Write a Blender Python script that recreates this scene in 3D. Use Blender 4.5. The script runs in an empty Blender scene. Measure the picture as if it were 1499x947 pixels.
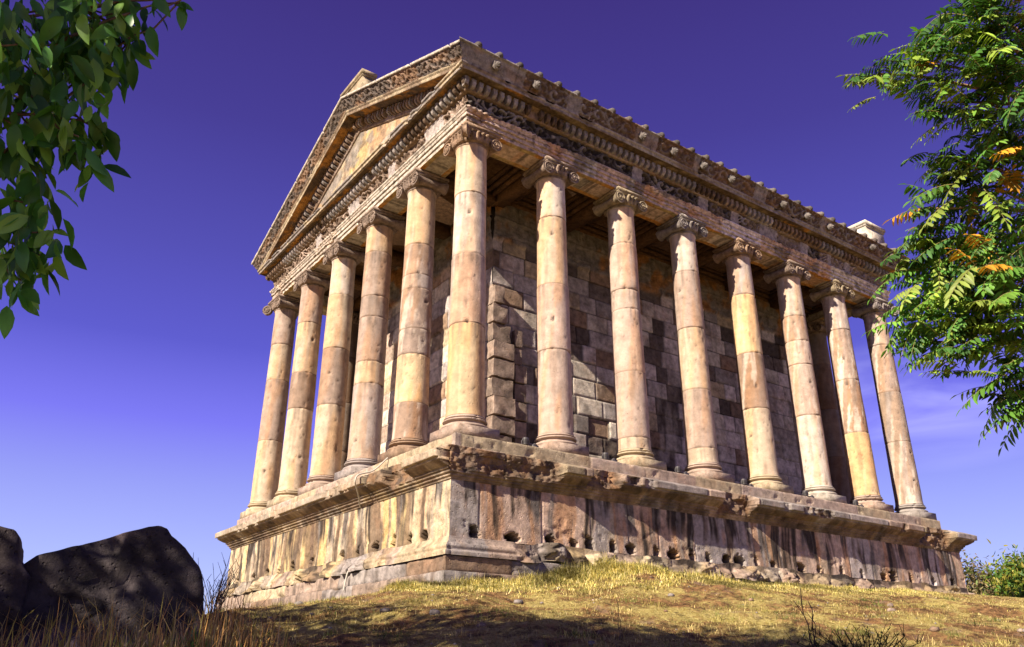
import bpy, math, random
import numpy as np
from math import radians, sin, cos, pi

random.seed(7)
RNG = np.random.default_rng(7)
scene = bpy.context.scene
COL = scene.collection

# ------------------------------------------------------------------ camera
cam_data = bpy.data.cameras.new("camera")
cam = bpy.data.objects.new("camera", cam_data)
COL.objects.link(cam)
CAM = np.array([-7.64348, -12.10499, -3.89484])
YAW, PITCH, ROLL = 0.94813, 0.39872, 0.00125
fw = np.array([cos(PITCH) * cos(YAW), cos(PITCH) * sin(YAW), sin(PITCH)])
rt0 = np.array([sin(YAW), -cos(YAW), 0.0])
up0 = np.cross(rt0, fw)
rt = rt0 * cos(ROLL) + up0 * sin(ROLL)
up = -rt0 * sin(ROLL) + up0 * cos(ROLL)
from mathutils import Matrix, Vector, noise as mnoise
cam.matrix_world = Matrix(((rt[0], up[0], -fw[0], CAM[0]),
                           (rt[1], up[1], -fw[1], CAM[1]),
                           (rt[2], up[2], -fw[2], CAM[2]),
                           (0, 0, 0, 1)))
cam_data.sensor_width = 36.0
cam_data.sensor_fit = 'HORIZONTAL'
cam_data.lens = 36.0 * 1190.43 / 1499.0
cam_data.clip_start = 0.05
cam_data.clip_end = 6000
scene.camera = cam

# ------------------------------------------------------------------ light
SUN = np.array([-1.50, -0.40, 1.0])            # towards the sun
SUN = SUN / np.linalg.norm(SUN)
SUN_EL = math.asin(SUN[2])
sl = bpy.data.lights.new("sun", 'SUN')
sl.energy = 5.0
sl.angle = radians(0.53)
sl.color = (1.0, 0.87, 0.69)
so = bpy.data.objects.new("sun", sl)
COL.objects.link(so)
so.location = (-40, -20, 30)
so.rotation_euler = Vector(SUN).to_track_quat('Z', 'Y').to_euler()

world = bpy.data.worlds.new("World")
scene.world = world
world.use_nodes = True
wn, wl = world.node_tree.nodes, world.node_tree.links
wn.clear()
wout = wn.new('ShaderNodeOutputWorld')
bg = wn.new('ShaderNodeBackground')
sky = wn.new('ShaderNodeTexSky')
sky.sky_type = 'NISHITA'
sky.sun_disc = False
sky.sun_elevation = SUN_EL
sky.sun_rotation = math.atan2(SUN[0], SUN[1])
sky.altitude = 1400
sky.air_density = 1.0
sky.dust_density = 0.4
sky.ozone_density = 3.0
# the deep violet of this sky: the sky texture tinted with height above the horizon
tc = wn.new('ShaderNodeTexCoord')
sep = wn.new('ShaderNodeSeparateXYZ')
wl.new(tc.outputs['Generated'], sep.inputs[0])
ramp = wn.new('ShaderNodeValToRGB')
cr = ramp.color_ramp
stops = [(0.0, (3.6, 4.2, 6.0)), (0.10, (2.6, 3.0, 6.0)), (0.19, (1.80, 1.95, 5.5)), (0.258, (1.20, 1.07, 5.4)),
         (0.344, (0.64, 0.56, 3.65)), (0.443, (0.50, 0.40, 2.65)), (0.573, (0.35, 0.22, 1.72)), (0.70, (0.28, 0.14, 1.25)), (1.0, (0.26, 0.14, 1.2))]
cr.elements[0].position = 0.0
cr.elements[1].position = 1.0
for p, c in stops[1:-1]:
    cr.elements.new(p)
for e, (p, c) in zip(cr.elements, stops):
    e.position = p
    e.color = (c[0], c[1], c[2], 1)
wl.new(sep.outputs['Z'], ramp.inputs[0])
mixs = wn.new('ShaderNodeMix'); mixs.data_type = 'RGBA'
mixs.inputs[0].default_value = 0.93
wl.new(sky.outputs[0], mixs.inputs[6])
wl.new(ramp.outputs[0], mixs.inputs[7])
# thin cirrus
mp = wn.new('ShaderNodeMapping')
mp.inputs['Scale'].default_value = (3.0, 3.0, 16.0)
mp.inputs['Rotation'].default_value = (0.12, 0.05, 0)
wl.new(tc.outputs['Generated'], mp.inputs[0])
cn = wn.new('ShaderNodeTexNoise')
cn.inputs['Scale'].default_value = 1.5
cn.inputs['Detail'].default_value = 8
cn.inputs['Distortion'].default_value = 0.6
wl.new(mp.outputs[0], cn.inputs['Vector'])
cm = wn.new('ShaderNodeMapRange')
cm.inputs[1].default_value = 0.36
cm.inputs[2].default_value = 0.72
cm.inputs[4].default_value = 0.6
wl.new(cn.outputs[0], cm.inputs[0])
# one soft patch of cirrus, low on the right
cdir = wn.new('ShaderNodeVectorMath'); cdir.operation = 'DISTANCE'
nrmv = wn.new('ShaderNodeVectorMath'); nrmv.operation = 'NORMALIZE'
wl.new(tc.outputs['Generated'], nrmv.inputs[0])
sc_ = wn.new('ShaderNodeVectorMath'); sc_.operation = 'MULTIPLY'; sc_.inputs[1].default_value = (1, 1, 2.2)
wl.new(nrmv.outputs[0], sc_.inputs[0]); wl.new(sc_.outputs[0], cdir.inputs[0])
cdir.inputs[1].default_value = (0.865, 0.425, 0.268 * 2.2)
lowm = wn.new('ShaderNodeMapRange')
lowm.inputs[1].default_value = 0.17
lowm.inputs[2].default_value = 0.02
wl.new(cdir.outputs['Value'], lowm.inputs[0])
mm = wn.new('ShaderNodeMath'); mm.operation = 'MULTIPLY'
wl.new(cm.outputs[0], mm.inputs[0]); wl.new(lowm.outputs[0], mm.inputs[1])
mixc = wn.new('ShaderNodeMix'); mixc.data_type = 'RGBA'
wl.new(mm.outputs[0], mixc.inputs[0])
wl.new(mixs.outputs[2], mixc.inputs[6])
mixc.inputs[7].default_value = (5.2, 5.2, 8.6, 1)
wl.new(mixc.outputs[2], bg.inputs[0])
bg.inputs[1].default_value = 0.071
wl.new(bg.outputs[0], wout.inputs[0])

scene.view_settings.view_transform = 'Standard'
scene.view_settings.look = 'None'
scene.view_settings.gamma = 1.0
scene.view_settings.exposure = 1.3
scene.render.resolution_x = 1024
scene.render.resolution_y = 647

# ------------------------------------------------------------------ noise helpers
def _hash(ix, iy, seed):
    n = (ix.astype(np.int64) * 374761393 + iy.astype(np.int64) * 668265263 + seed * 1442695041) & 0x7fffffff
    n = ((n ^ (n >> 13)) * 1274126177) & 0x7fffffff
    n = (n ^ (n >> 16)) & 0xffffff
    return n / float(0xffffff)

def vn(x, y, seed=0):
    x = np.asarray(x, float); y = np.asarray(y, float)
    x, y = np.broadcast_arrays(x, y)
    ix = np.floor(x); iy = np.floor(y)
    fx = x - ix; fy = y - iy
    fx = fx * fx * (3 - 2 * fx); fy = fy * fy * (3 - 2 * fy)
    a = _hash(ix, iy, seed); b = _hash(ix + 1, iy, seed)
    c = _hash(ix, iy + 1, seed); d = _hash(ix + 1, iy + 1, seed)
    return (a * (1 - fx) + b * fx) * (1 - fy) + (c * (1 - fx) + d * fx) * fy

def fbm(x, y, seed=0, oct=4):
    s = 0; a = 0.5; t = 0
    for i in range(oct):
        s = s + a * vn(np.asarray(x) * 2 ** i, np.asarray(y) * 2 ** i, seed + i * 17)
        t += a; a *= 0.5
    return s / t

def sstep(a, b, x):
    t = np.clip((x - a) / (b - a), 0, 1)
    return t * t * (3 - 2 * t)

def mixcol(a, b, t):
    a = np.asarray(a, float); b = np.asarray(b, float); t = np.asarray(t)[..., None]
    return a * (1 - t) + b * t

# ------------------------------------------------------------------ materials
def mk_mat(name):
    m = bpy.data.materials.new(name)
    m.use_nodes = True
    n, l = m.node_tree.nodes, m.node_tree.links
    b = n['Principled BSDF']
    return m, n, l, b

def stone_mat(name, mottle=0.45, scale=6.0, bump=0.5, pits=True, spec=0.15, rough=0.85, spots=0.5):
    m, n, l, b = mk_mat(name)
    at = n.new('ShaderNodeAttribute'); at.attribute_name = 'col'
    g = n.new('ShaderNodeNewGeometry')
    n1 = n.new('ShaderNodeTexNoise'); n1.inputs['Scale'].default_value = scale
    n1.inputs['Detail'].default_value = 8; n1.inputs['Roughness'].default_value = 0.65
    l.new(g.outputs['Position'], n1.inputs['Vector'])
    mr = n.new('ShaderNodeMapRange'); mr.inputs[1].default_value = 0.3; mr.inputs[2].default_value = 0.7
    mr.inputs[3].default_value = 1 - mottle; mr.inputs[4].default_value = 1 + mottle * 0.45
    l.new(n1.outputs[0], mr.inputs[0])
    mul = n.new('ShaderNodeMix'); mul.data_type = 'RGBA'; mul.blend_type = 'MULTIPLY'; mul.inputs[0].default_value = 1
    l.new(at.outputs['Color'], mul.inputs[6]); l.new(mr.outputs[0], mul.inputs[7])
    # ochre and dark lichen blotches
    n2 = n.new('ShaderNodeTexNoise'); n2.inputs['Scale'].default_value = 1.7; n2.inputs['Detail'].default_value = 10
    n2.inputs['Roughness'].default_value = 0.72
    l.new(g.outputs['Position'], n2.inputs['Vector'])
    r2 = n.new('ShaderNodeMapRange'); r2.inputs[1].default_value = 0.52; r2.inputs[2].default_value = 0.68
    r2.inputs[4].default_value = spots
    l.new(n2.outputs[0], r2.inputs[0])
    mo = n.new('ShaderNodeMix'); mo.data_type = 'RGBA'; mo.blend_type = 'MULTIPLY'
    l.new(r2.outputs[0], mo.inputs[0]); l.new(mul.outputs[2], mo.inputs[6])
    mo.inputs[7].default_value = (0.95, 0.62, 0.42, 1)
    n3 = n.new('ShaderNodeTexNoise'); n3.inputs['Scale'].default_value = 14; n3.inputs['Detail'].default_value = 6
    n3.inputs['Roughness'].default_value = 0.8
    l.new(g.outputs['Position'], n3.inputs['Vector'])
    r3 = n.new('ShaderNodeMapRange'); r3.inputs[1].default_value = 0.60; r3.inputs[2].default_value = 0.68
    r3.inputs[4].default_value = 0.75
    l.new(n3.outputs[0], r3.inputs[0])
    md = n.new('ShaderNodeMix'); md.data_type = 'RGBA'; md.blend_type = 'MULTIPLY'
    l.new(r3.outputs[0], md.inputs[0]); l.new(mo.outputs[2], md.inputs[6])
    md.inputs[7].default_value = (0.42, 0.38, 0.36, 1)
    l.new(md.outputs[2], b.inputs['Base Color'])
    b.inputs['Roughness'].default_value = rough
    b.inputs['Specular IOR Level'].default_value = spec
    # bump: grain plus pits of volcanic stone
    nb = n.new('ShaderNodeTexNoise'); nb.inputs['Scale'].default_value = 22; nb.inputs['Detail'].default_value = 8
    nb.inputs['Roughness'].default_value = 0.7
    l.new(g.outputs['Position'], nb.inputs['Vector'])
    hgt = nb.outputs[0]
    if pits:
        vo = n.new('ShaderNodeTexVoronoi'); vo.inputs['Scale'].default_value = 16
        l.new(g.outputs['Position'], vo.inputs['Vector'])
        pr = n.new('ShaderNodeMapRange'); pr.inputs[1].default_value = 0.05; pr.inputs[2].default_value = 0.25
        l.new(vo.outputs['Distance'], pr.inputs[0])
        ad = n.new('ShaderNodeMath'); ad.operation = 'ADD'
        l.new(nb.outputs[0], ad.inputs[0]); l.new(pr.outputs[0], ad.inputs[1])
        hgt = ad.outputs[0]
    bu = n.new('ShaderNodeBump'); bu.inputs['Strength'].default_value = bump; bu.inputs['Distance'].default_value = 0.02
    l.new(hgt, bu.inputs['Height'])
    l.new(bu.outputs[0], b.inputs['Normal'])
    return m

def attr_mat(name, rough=0.6, spec=0.3, trans=0.0, noise=0.3, scale=8):
    m, n, l, b = mk_mat(name)
    at = n.new('ShaderNodeAttribute'); at.attribute_name = 'col'
    g = n.new('ShaderNodeNewGeometry')
    n1 = n.new('ShaderNodeTexNoise'); n1.inputs['Scale'].default_value = scale
    l.new(g.outputs['Position'], n1.inputs['Vector'])
    mr = n.new('ShaderNodeMapRange'); mr.inputs[1].default_value = 0.3; mr.inputs[2].default_value = 0.7
    mr.inputs[3].default_value = 1 - noise; mr.inputs[4].default_value = 1 + noise
    l.new(n1.outputs[0], mr.inputs[0])
    mul = n.new('ShaderNodeMix'); mul.data_type = 'RGBA'; mul.blend_type = 'MULTIPLY'; mul.inputs[0].default_value = 1
    l.new(at.outputs['Color'], mul.inputs[6]); l.new(mr.outputs[0], mul.inputs[7])
    l.new(mul.outputs[2], b.inputs['Base Color'])
    b.inputs['Roughness'].default_value = rough
    b.inputs['Specular IOR Level'].default_value = spec
    if trans > 0:
        out = n['Material Output']
        t = n.new('ShaderNodeBsdfTranslucent')
        br = n.new('ShaderNodeMix'); br.data_type = 'RGBA'; br.blend_type = 'MULTIPLY'; br.inputs[0].default_value = 1
        l.new(mul.outputs[2], br.inputs[6]); br.inputs[7].default_value = (1.2, 1.25, 0.6, 1)
        l.new(br.outputs[2], t.inputs[0])
        ms = n.new('ShaderNodeMixShader'); ms.inputs[0].default_value = trans
        l.new(b.outputs[0], ms.inputs[1]); l.new(t.outputs[0], ms.inputs[2])
        l.new(ms.outputs[0], out.inputs[0])
    return m

M_STONE = stone_mat('temple_stone', mottle=0.6, spots=0.35, bump=0.65)
M_CARVED = stone_mat('carved_stone', mottle=0.65, scale=8, bump=0.8, spots=0.15)
M_COLUMN = stone_mat('column_stone', mottle=0.32, scale=5, bump=0.4, spots=0.2)
M_ROCK = stone_mat('boulder_stone', mottle=0.8, scale=4, bump=1.0, spots=0.3, rough=0.7)
M_LEAF_DARK = attr_mat('broad_leaf', rough=0.42, spec=0.4, trans=0.3, noise=0.25)
M_LEAF = attr_mat('pinnate_leaf', rough=0.5, spec=0.3, trans=0.3, noise=0.3, scale=2)
M_BARK = attr_mat('bark', rough=0.9, spec=0.1, noise=0.4, scale=20)
M_GRASS = attr_mat('dry_grass', rough=0.8, spec=0.1, trans=0.2, noise=0.25, scale=3)
M_METAL = attr_mat('dark_metal', rough=0.45, spec=0.5, noise=0.1)
M_CABLE = attr_mat('cable_sheath', rough=0.5, spec=0.3, noise=0.05)

# ------------------------------------------------------------------ mesh builder
class MB:
    def __init__(s):
        s.v = []; s.f = []; s.c = []; s.n = 0
        s.loops = []; s.sizes = []

    def add(s, v, f, c):
        v = np.asarray(v, float).reshape(-1, 3)
        f = np.asarray(f, int)
        c = np.asarray(c, float)
        if c.ndim == 1:
            c = np.tile(c, (len(v), 1))
        s.v.append(v); s.c.append(c.reshape(-1, 3))
        s.loops.append((f + s.n).ravel()); s.sizes.append(np.full(len(f), f.shape[1]))
        s.n += len(v)

    def grid(s, P, c, closed_u=False):
        nu, nv = P.shape[:2]
        idx = np.arange(nu * nv).reshape(nu, nv)
        if closed_u:
            idx = np.vstack([idx, idx[:1]])
        f = np.stack([idx[:-1, :-1], idx[1:, :-1], idx[1:, 1:], idx[:-1, 1:]], -1).reshape(-1, 4)
        c = np.asarray(c, float)
        if c.ndim == 3:
            c = c.reshape(-1, 3)
        s.add(P.reshape(-1, 3), f, c)

    def box(s, lo, hi, c, jit=0.0, bev=0.0):
        lo = np.array(lo, float); hi = np.array(hi, float)
        v = np.array([[lo[0] if not i & 1 else hi[0], lo[1] if not i & 2 else hi[1], lo[2] if not i & 4 else hi[2]] for i in range(8)])
        if jit:
            v = v + RNG.uniform(-jit, jit, v.shape)
        f = [[0, 2, 3, 1], [4, 5, 7, 6], [0, 1, 5, 4], [2, 6, 7, 3], [0, 4, 6, 2], [1, 3, 7, 5]]
        s.add(v, f, c)

    def lathe(s, prof, c, center=(0, 0, 0), seg=40, rfn=None):
        prof = np.array(prof, float)
        th = np.linspace(0, 2 * pi, seg, endpoint=False)
        r = prof[None, :, 0] * np.ones((seg, 1)); z = prof[None, :, 1] * np.ones((seg, 1))
        T = th[:, None] * np.ones((1, len(prof)))
        if rfn is not None:
            r = r + rfn(T, z)
        P = np.stack([center[0] + r * np.cos(T), center[1] + r * np.sin(T), center[2] + z], -1)
        c = np.asarray(c, float)
        if c.ndim == 2:
            c = np.tile(c[None], (seg, 1, 1))
        s.grid(P, c, closed_u=True)

    def tube(s, pts, rad, c, seg=8, caps=True):
        pts = np.array(pts, float); n = len(pts)
        rad = np.ones(n) * rad
        t = np.gradient(pts, axis=0)
        t /= np.linalg.norm(t, axis=1, keepdims=True) + 1e-9
        ref = np.array([0.31, 0.17, 0.93])
        a = np.cross(t, ref); a /= np.linalg.norm(a, axis=1, keepdims=True) + 1e-9
        b = np.cross(t, a)
        th = np.linspace(0, 2 * pi, seg, endpoint=False)
        P = pts[None] + rad[None, :, None] * (np.cos(th)[:, None, None] * a[None] + np.sin(th)[:, None, None] * b[None])
        s.grid(P, c, closed_u=True)
        if caps:
            for k in (0, n - 1):
                ring = P[:, k]
                v = np.vstack([ring, pts[k][None]])
                f = [[i, (i + 1) % seg, seg] for i in range(seg)]
                s.add(v, f, c if np.asarray(c).ndim == 1 else c[0])

    def build(s, name, mat, parent=None, smooth=False, origin=None):
        me = bpy.data.meshes.new(name)
        v = np.vstack(s.v)
        if origin is not None:
            v = v - np.array(origin)
        loops = np.concatenate(s.loops).astype(np.int32)
        sizes = np.concatenate(s.sizes).astype(np.int32)
        me.vertices.add(len(v)); me.vertices.foreach_set('co', v.astype(np.float32).ravel())
        me.loops.add(len(loops)); me.loops.foreach_set('vertex_index', loops)
        me.polygons.add(len(sizes))
        st = np.concatenate([[0], np.cumsum(sizes)[:-1]]).astype(np.int32)
        me.polygons.foreach_set('loop_start', st)
        me.polygons.foreach_set('loop_total', sizes)
        if smooth:
            me.polygons.foreach_set('use_smooth', np.ones(len(sizes), bool))
        me.update(calc_edges=True)
        ca = me.attributes.new('col', 'FLOAT_COLOR', 'POINT')
        c = np.vstack(s.c) * 0.78; c = np.hstack([c, np.ones((len(c), 1))]).astype(np.float32)
        ca.data.foreach_set('color', c.ravel())
        me.validate()
        me.materials.append(mat)
        o = bpy.data.objects.new(name, me)
        COL.objects.link(o)
        if origin is not None and parent is None:
            o.location = origin
        if parent is not None:
            o.parent = parent
        return o

def tag(o, label=None, cat=None, group=None, kind=None):
    if label: o['label'] = label
    if cat: o['category'] = cat
    if group: o['group'] = group
    if kind: o['kind'] = kind
    return o

def empty(name, loc=(0, 0, 0)):
    o = bpy.data.objects.new(name, None)
    o.location = loc
    o.empty_display_size = 0.3
    COL.objects.link(o)
    return o

# ------------------------------------------------------------------ colours (base colours; SOFFIT is an orange for undersides only)
CREAM = np.array([0.52, 0.42, 0.29]); PINK = np.array([0.44, 0.335, 0.275]); WHITE = np.array([0.55, 0.49, 0.42])
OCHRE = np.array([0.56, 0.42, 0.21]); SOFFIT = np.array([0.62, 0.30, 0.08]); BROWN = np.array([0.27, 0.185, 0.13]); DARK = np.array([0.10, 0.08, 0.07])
GREY = np.array([0.36, 0.32, 0.30]); RUST = np.array([0.48, 0.24, 0.10]); LILAC = np.array([0.36, 0.315, 0.30])

# =================================================================== GROUND
LX, LY = 14.7, 10.33
LYP = 9.8            # podium is a little shorter at its far end

def ground_z(x, y):
    x = np.asarray(x, float); y = np.asarray(y, float)
    cx = np.clip(x, -0.9, 15.6); cy = np.clip(y, -0.9, 10.9)
    ds = np.hypot(x - cx, y - cy)
    zr = np.interp(cx, [-0.9, 0.3, 2.7, 4.5, 7.5, 14.6], [-2.80, -2.68, -2.42, -2.42, -2.36, -2.16])
    zl = np.interp(cy, [-0.9, 3, 10.5], [-2.80, -2.84, -2.92])
    dx = np.maximum(-0.9 - x, 0); dy = np.maximum(-0.9 - y, 0)
    wl_ = dx / (dx + dy + 1e-6)
    z0 = np.where(x < -0.9, np.where(y > -0.9, zl, -2.78), zr)
    z0 = np.where((y > 10.9), np.interp(cx, [-0.9, 15.6], [-2.80, -2.15]), z0)
    front = 0.155 * ds + 0.0035 * ds ** 2
    front = np.where(ds > 14, 0.155 * 14 + .0035 * 196 + (ds - 14) * 0.22, front)
    back = 0.025 * ds + 0.0045 * np.maximum(ds - 3, 0) ** 2
    back = np.where(ds > 30, 0.75 + 3.3 + (ds - 30) * 0.20, back)
    wf = sstep(-2.5, 3.0, -(y + 0.9)) * 1.0
    wf = np.maximum(wf, sstep(-1.0, 2.0, -(x + 0.9)))
    drop = front * wf + back * (1 - wf)
    far = np.hypot(x, y)
    z = z0 - np.minimum(drop, 60 + 0 * drop)
    near = np.exp(-ds / 1.0)
    z = z + (fbm(x * 0.45, y * 0.45, 3) - 0.5) * 0.26 * sstep(0.4, 3, ds) + (fbm(x * 1.5, y * 1.5, 9, 4) - 0.5) * 0.20 * sstep(0.2, 2.5, ds) + (fbm(x * 5, y * 5, 19, 2) - 0.5) * 0.05 * sstep(0.2, 1.5, ds)
    z = z + (fbm(x * 0.02, y * 0.02, 21) - 0.5) * np.clip((far - 60) * 0.12, 0, 60)
    # mound of earth against the long side of the podium
    z = z + 0.10 * np.exp(-((x - 2.6) / 1.4) ** 2 - ((y + 1.5) / 0.9) ** 2)
    return z

def axis_coords(lo, hi, fine, ext, n):
    c = np.arange(lo, hi + fine / 2, fine)
    g = np.geomspace(fine, ext, n)
    g = np.cumsum(g / g.sum() * ext)
    return np.concatenate([(lo - g)[::-1], c, hi + g])

gx = axis_coords(-13, 24, 0.10, 2500, 60)
gy = axis_coords(-14, 13, 0.10, 2500, 60)
GX, GY = np.meshgrid(gx, gy, indexing='ij')
GZ = ground_z(GX, GY)
P = np.stack([GX, GY, GZ], -1)
b = MB()
b.grid(P, np.array([0.2, 0.15, 0.08]))
ground = b.build('ground', None if False else M_STONE, smooth=True)
tag(ground, kind='structure')
# ground material: earth, straw litter, stones
gm, n, l, pb = mk_mat('earth_and_straw')
g = n.new('ShaderNodeNewGeometry')
def nz(scale, det=8, rough=0.65, vec=None):
    t = n.new('ShaderNodeTexNoise'); t.inputs['Scale'].default_value = scale
    t.inputs['Detail'].default_value = det; t.inputs['Roughness'].default_value = rough
    l.new(vec or g.outputs['Position'], t.inputs['Vector'])
    return t.outputs[0]
def mrange(x, a, b_, c=0.0, d=1.0):
    t = n.new('ShaderNodeMapRange')
    for i, q in zip((1, 2, 3, 4), (a, b_, c, d)):
        t.inputs[i].default_value = q
    l.new(x, t.inputs[0]); return t.outputs[0]
def cmix(f, a, b_, bt='MIX'):
    t = n.new('ShaderNodeMix'); t.data_type = 'RGBA'; t.blend_type = bt
    if isinstance(f, float): t.inputs[0].default_value = f
    else: l.new(f, t.inputs[0])
    for i, q in ((6, a), (7, b_)):
        if isinstance(q, tuple): t.inputs[i].default_value = q
        else: l.new(q, t.inputs[i])
    return t.outputs[2]
soil = cmix(mrange(nz(7), 0.35, 0.65), (0.05, 0.03, 0.02, 1), (0.40, 0.22, 0.10, 1))
straw = cmix(mrange(nz(25, 6), 0.35, 0.65), (0.33, 0.25, 0.07, 1), (0.60, 0.50, 0.20, 1))
base = cmix(mrange(nz(0.9, 10, 0.8), 0.46, 0.55), soil, straw)
base = cmix(mrange(nz(3.7, 8, 0.75), 0.55, 0.63, 0, 0.8), base, (0.10, 0.07, 0.035, 1))
base = cmix(mrange(nz(2.1, 6, 0.6), 0.60, 0.70, 0, 0.6), base, (0.32, 0.23, 0.18, 1))
l.new(base, pb.inputs['Base Color'])
pb.inputs['Roughness'].default_value = 0.95
pb.inputs['Specular IOR Level'].default_value = 0.05
bu = n.new('ShaderNodeBump'); bu.inputs['Strength'].default_value = 1.0; bu.inputs['Distance'].default_value = 0.12
ad = n.new('ShaderNodeMath'); ad.operation = 'ADD'
l.new(nz(11, 10, 0.75), ad.inputs[0]); l.new(nz(2.5, 8, 0.7), ad.inputs[1])
l.new(ad.outputs[0], bu.inputs['Height']); l.new(bu.outputs[0], pb.inputs['Normal'])
ground.data.materials.clear(); ground.data.materials.append(gm)

# =================================================================== TEMPLE
temple = empty('classical_temple', (0, 0, -2.8))
tag(temple, 'large ancient stone temple with ionic columns on a high podium, seen from its rear corner', 'temple')
TORG = Vector((0, 0, 2.8))

def tbuild(mb, name, mat, parent=None, smooth=False):
    """a part (or sub-part) of the temple; coordinates are in world space"""
    o = mb.build(name, mat, parent or temple, smooth)
    if parent is None:
        o.location = TORG
    return o

def sides(lx, ly):
    return {'S': ((0, 0), (1, 0), (0, -1), lx), 'W': ((0, 0), (0, 1), (-1, 0), ly),
            'N': ((0, ly), (1, 0), (0, 1), lx), 'E': ((lx, 0), (0, 1), (1, 0), ly)}

def dense(prof, step):
    """resample a (offset,z) profile keeping its corners"""
    prof = np.array(prof, float); out = [prof[0]]
    for a, b_ in zip(prof[:-1], prof[1:]):
        k = max(1, int(math.ceil(np.linalg.norm(b_ - a) / step)))
        for i in range(1, k + 1):
            out.append(a + (b_ - a) * i / k)
    return np.array(out)

def sweep(mb, side, prof, du, fn, miter=True):
    """fn(U, off, z) -> (new off, new z, colour)"""
    (ox, oy), (ux, uy), (nx, ny), L = side
    pr = np.array(prof)
    nu = max(2, int(L / du) + 2)
    s = np.linspace(0, 1, nu)[:, None]
    off = pr[None, :, 0] * np.ones((nu, 1)); z = pr[None, :, 1] * np.ones((nu, 1))
    U = -off + s * (L + 2 * off)
    o2, z2, c = fn(U, off, z)
    if miter:
        U2 = np.where(s < 0.5, np.maximum(U, -o2), np.minimum(U, L + o2))
    else:
        U2 = U
    P = np.stack([ox + ux * U2 + nx * o2, oy + uy * U2 + ny * o2, z2 + 0 * o2], -1)
    c = np.broadcast_to(np.asarray(c, float), P.shape)
    mb.grid(P, c)

def block_cols(U, length, palette, seed, start=0.0, var=0.12):
    k = np.floor((U - start) / length)
    r = _hash(k, k * 0 + 3, seed); r2 = _hash(k, k * 0 + 5, seed + 9)
    pal = np.array(palette)
    i = np.minimum((r * len(pal)).astype(int), len(pal) - 1)
    return pal[i] * (1 - var + 2 * var * r2[..., None])

def joint(U, length, start=0.0, w=0.012, depth=0.012):
    d = np.abs(((U - start) / length + 0.5) % 1.0 - 0.5) * length
    return -depth * (1 - sstep(w * 0.4, w, d))

SD = sides(LX, LY); SP = sides(LX + 0.2, LYP)

# ---- foundation courses
b = MB()
def fn_step(seed, amp=0.02, pal=(GREY, PINK * 0.8, LILAC, BROWN)):
    def f(U, off, z):
        o = off + (fbm(U * 3, z * 6 + off, seed) - 0.5) * amp * 2 + joint(U, 1.35, seed * 0.37, 0.03, 0.02)
        c = block_cols(U, 1.35, pal, seed, seed * 0.37)
        st = fbm(U * 6, z * 1.2, seed + 5)
        c = mixcol(c, DARK, sstep(0.5, 0.75, st) * 0.7)
        o = o - 0.10 * sstep(0.62, 0.75, fbm(U * 1.3, z * 3, seed + 8))
        return o, z, c
    return f
for k, sd in SP.items():
    du = 0.04 if k in 'SW' else 0.3
    sweep(b, sd, dense([(0.85, -4.2), (0.85, -2.54), (0.83, -2.52), (0.70, -2.52)], 0.06), du, fn_step(3))
tbuild(b, 'foundation_course', M_STONE)
b = MB()
for k, sd in SP.items():
    du = 0.035 if k in 'SW' else 0.3
    sweep(b, sd, dense([(0.70, -2.60), (0.80, -2.517), (0.80, -2.29), (0.78, -2.27), (0.45, -2.27)], 0.05), du,
          fn_step(5, 0.03, (PINK, GREY, LILAC, BROWN, CREAM)))
tbuild(b, 'plinth_course', M_STONE)

# ---- base moulding, broken into rubble along the long side
b = MB()
def fn_base(side):
    def f(U, off, z):
        zz = (z + 2.27) / 0.29
        if side == 'S': br = sstep(0.55, 0.75, U)
        elif side == 'W': br = sstep(0.9, 1.2, U) * (0.35 + 0.65 * (vn(U * 0.9, U * 0, 4) > 0.45))
        else: br = U * 0 + 0.4
        cell = U * 1.55 + 0.9 * vn(U * 1.3, z * 0 + 2, 8) + 0.15 * vn(U * 4, z * 9, 9)
        rnd = np.abs(np.sin(cell * pi)) ** 0.3; ck = np.floor(cell); hk = _hash(ck, ck * 0, 5)
        lump = 0.56 + 0.24 * rnd + 0.22 * (fbm(U * 3.2, z * 7, 12) - 0.5) - (0.05 + 0.35 * hk) * zz ** 2
        lump = lump - 0.12 * sstep(0.6, 0.8, fbm(U * 2.3, z * 4, 77))
        lump = np.minimum(lump, 0.82)
        jag = (fbm(U * 7, z * 9, 31) - 0.5) * 0.14
        o = off * (1 - br) + br * np.maximum(lump + jag + 0.07, 0.68) + joint(U, 1.7, -0.72, 0.02, 0.015)
        inner = off < 0.56
        o = np.where(inner, off, o)
        z2 = z + br * (vn(U * 2.3, off * 0, 15) - 0.5) * 0.09 * (~inner)
        c = block_cols(U, 0.85, (CREAM, PINK, CREAM * 1.05, LILAC, WHITE), 44 if side == 'S' else 45)
        c = mixcol(c, OCHRE, 0.5 * sstep(0.5, 0.7, fbm(U * 2, z * 2, 19)))
        c = mixcol(c, c * 0.55 + RUST * 0.1, br * (hk > 0.5))
        c = mixcol(c, DARK * 0.6, 0.85 * sstep(0.55, 0.66, fbm(U * 3, z * 5, 23)) * br)
        return o, z2, c
    return f
pr = dense([(0.83, -2.275), (0.83, -2.21), (0.78, -2.185), (0.80, -2.13), (0.78, -2.09), (0.74, -2.07), (0.71, -2.02), (0.69, -1.99), (0.685, -1.965), (0.50, -1.965)], 0.022)
for k, sd in SP.items():
    sweep(b, sd, pr, 0.022 if k in 'SW' else 0.3, fn_base(k))
tbuild(b, 'base_moulding', M_STONE)

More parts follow.
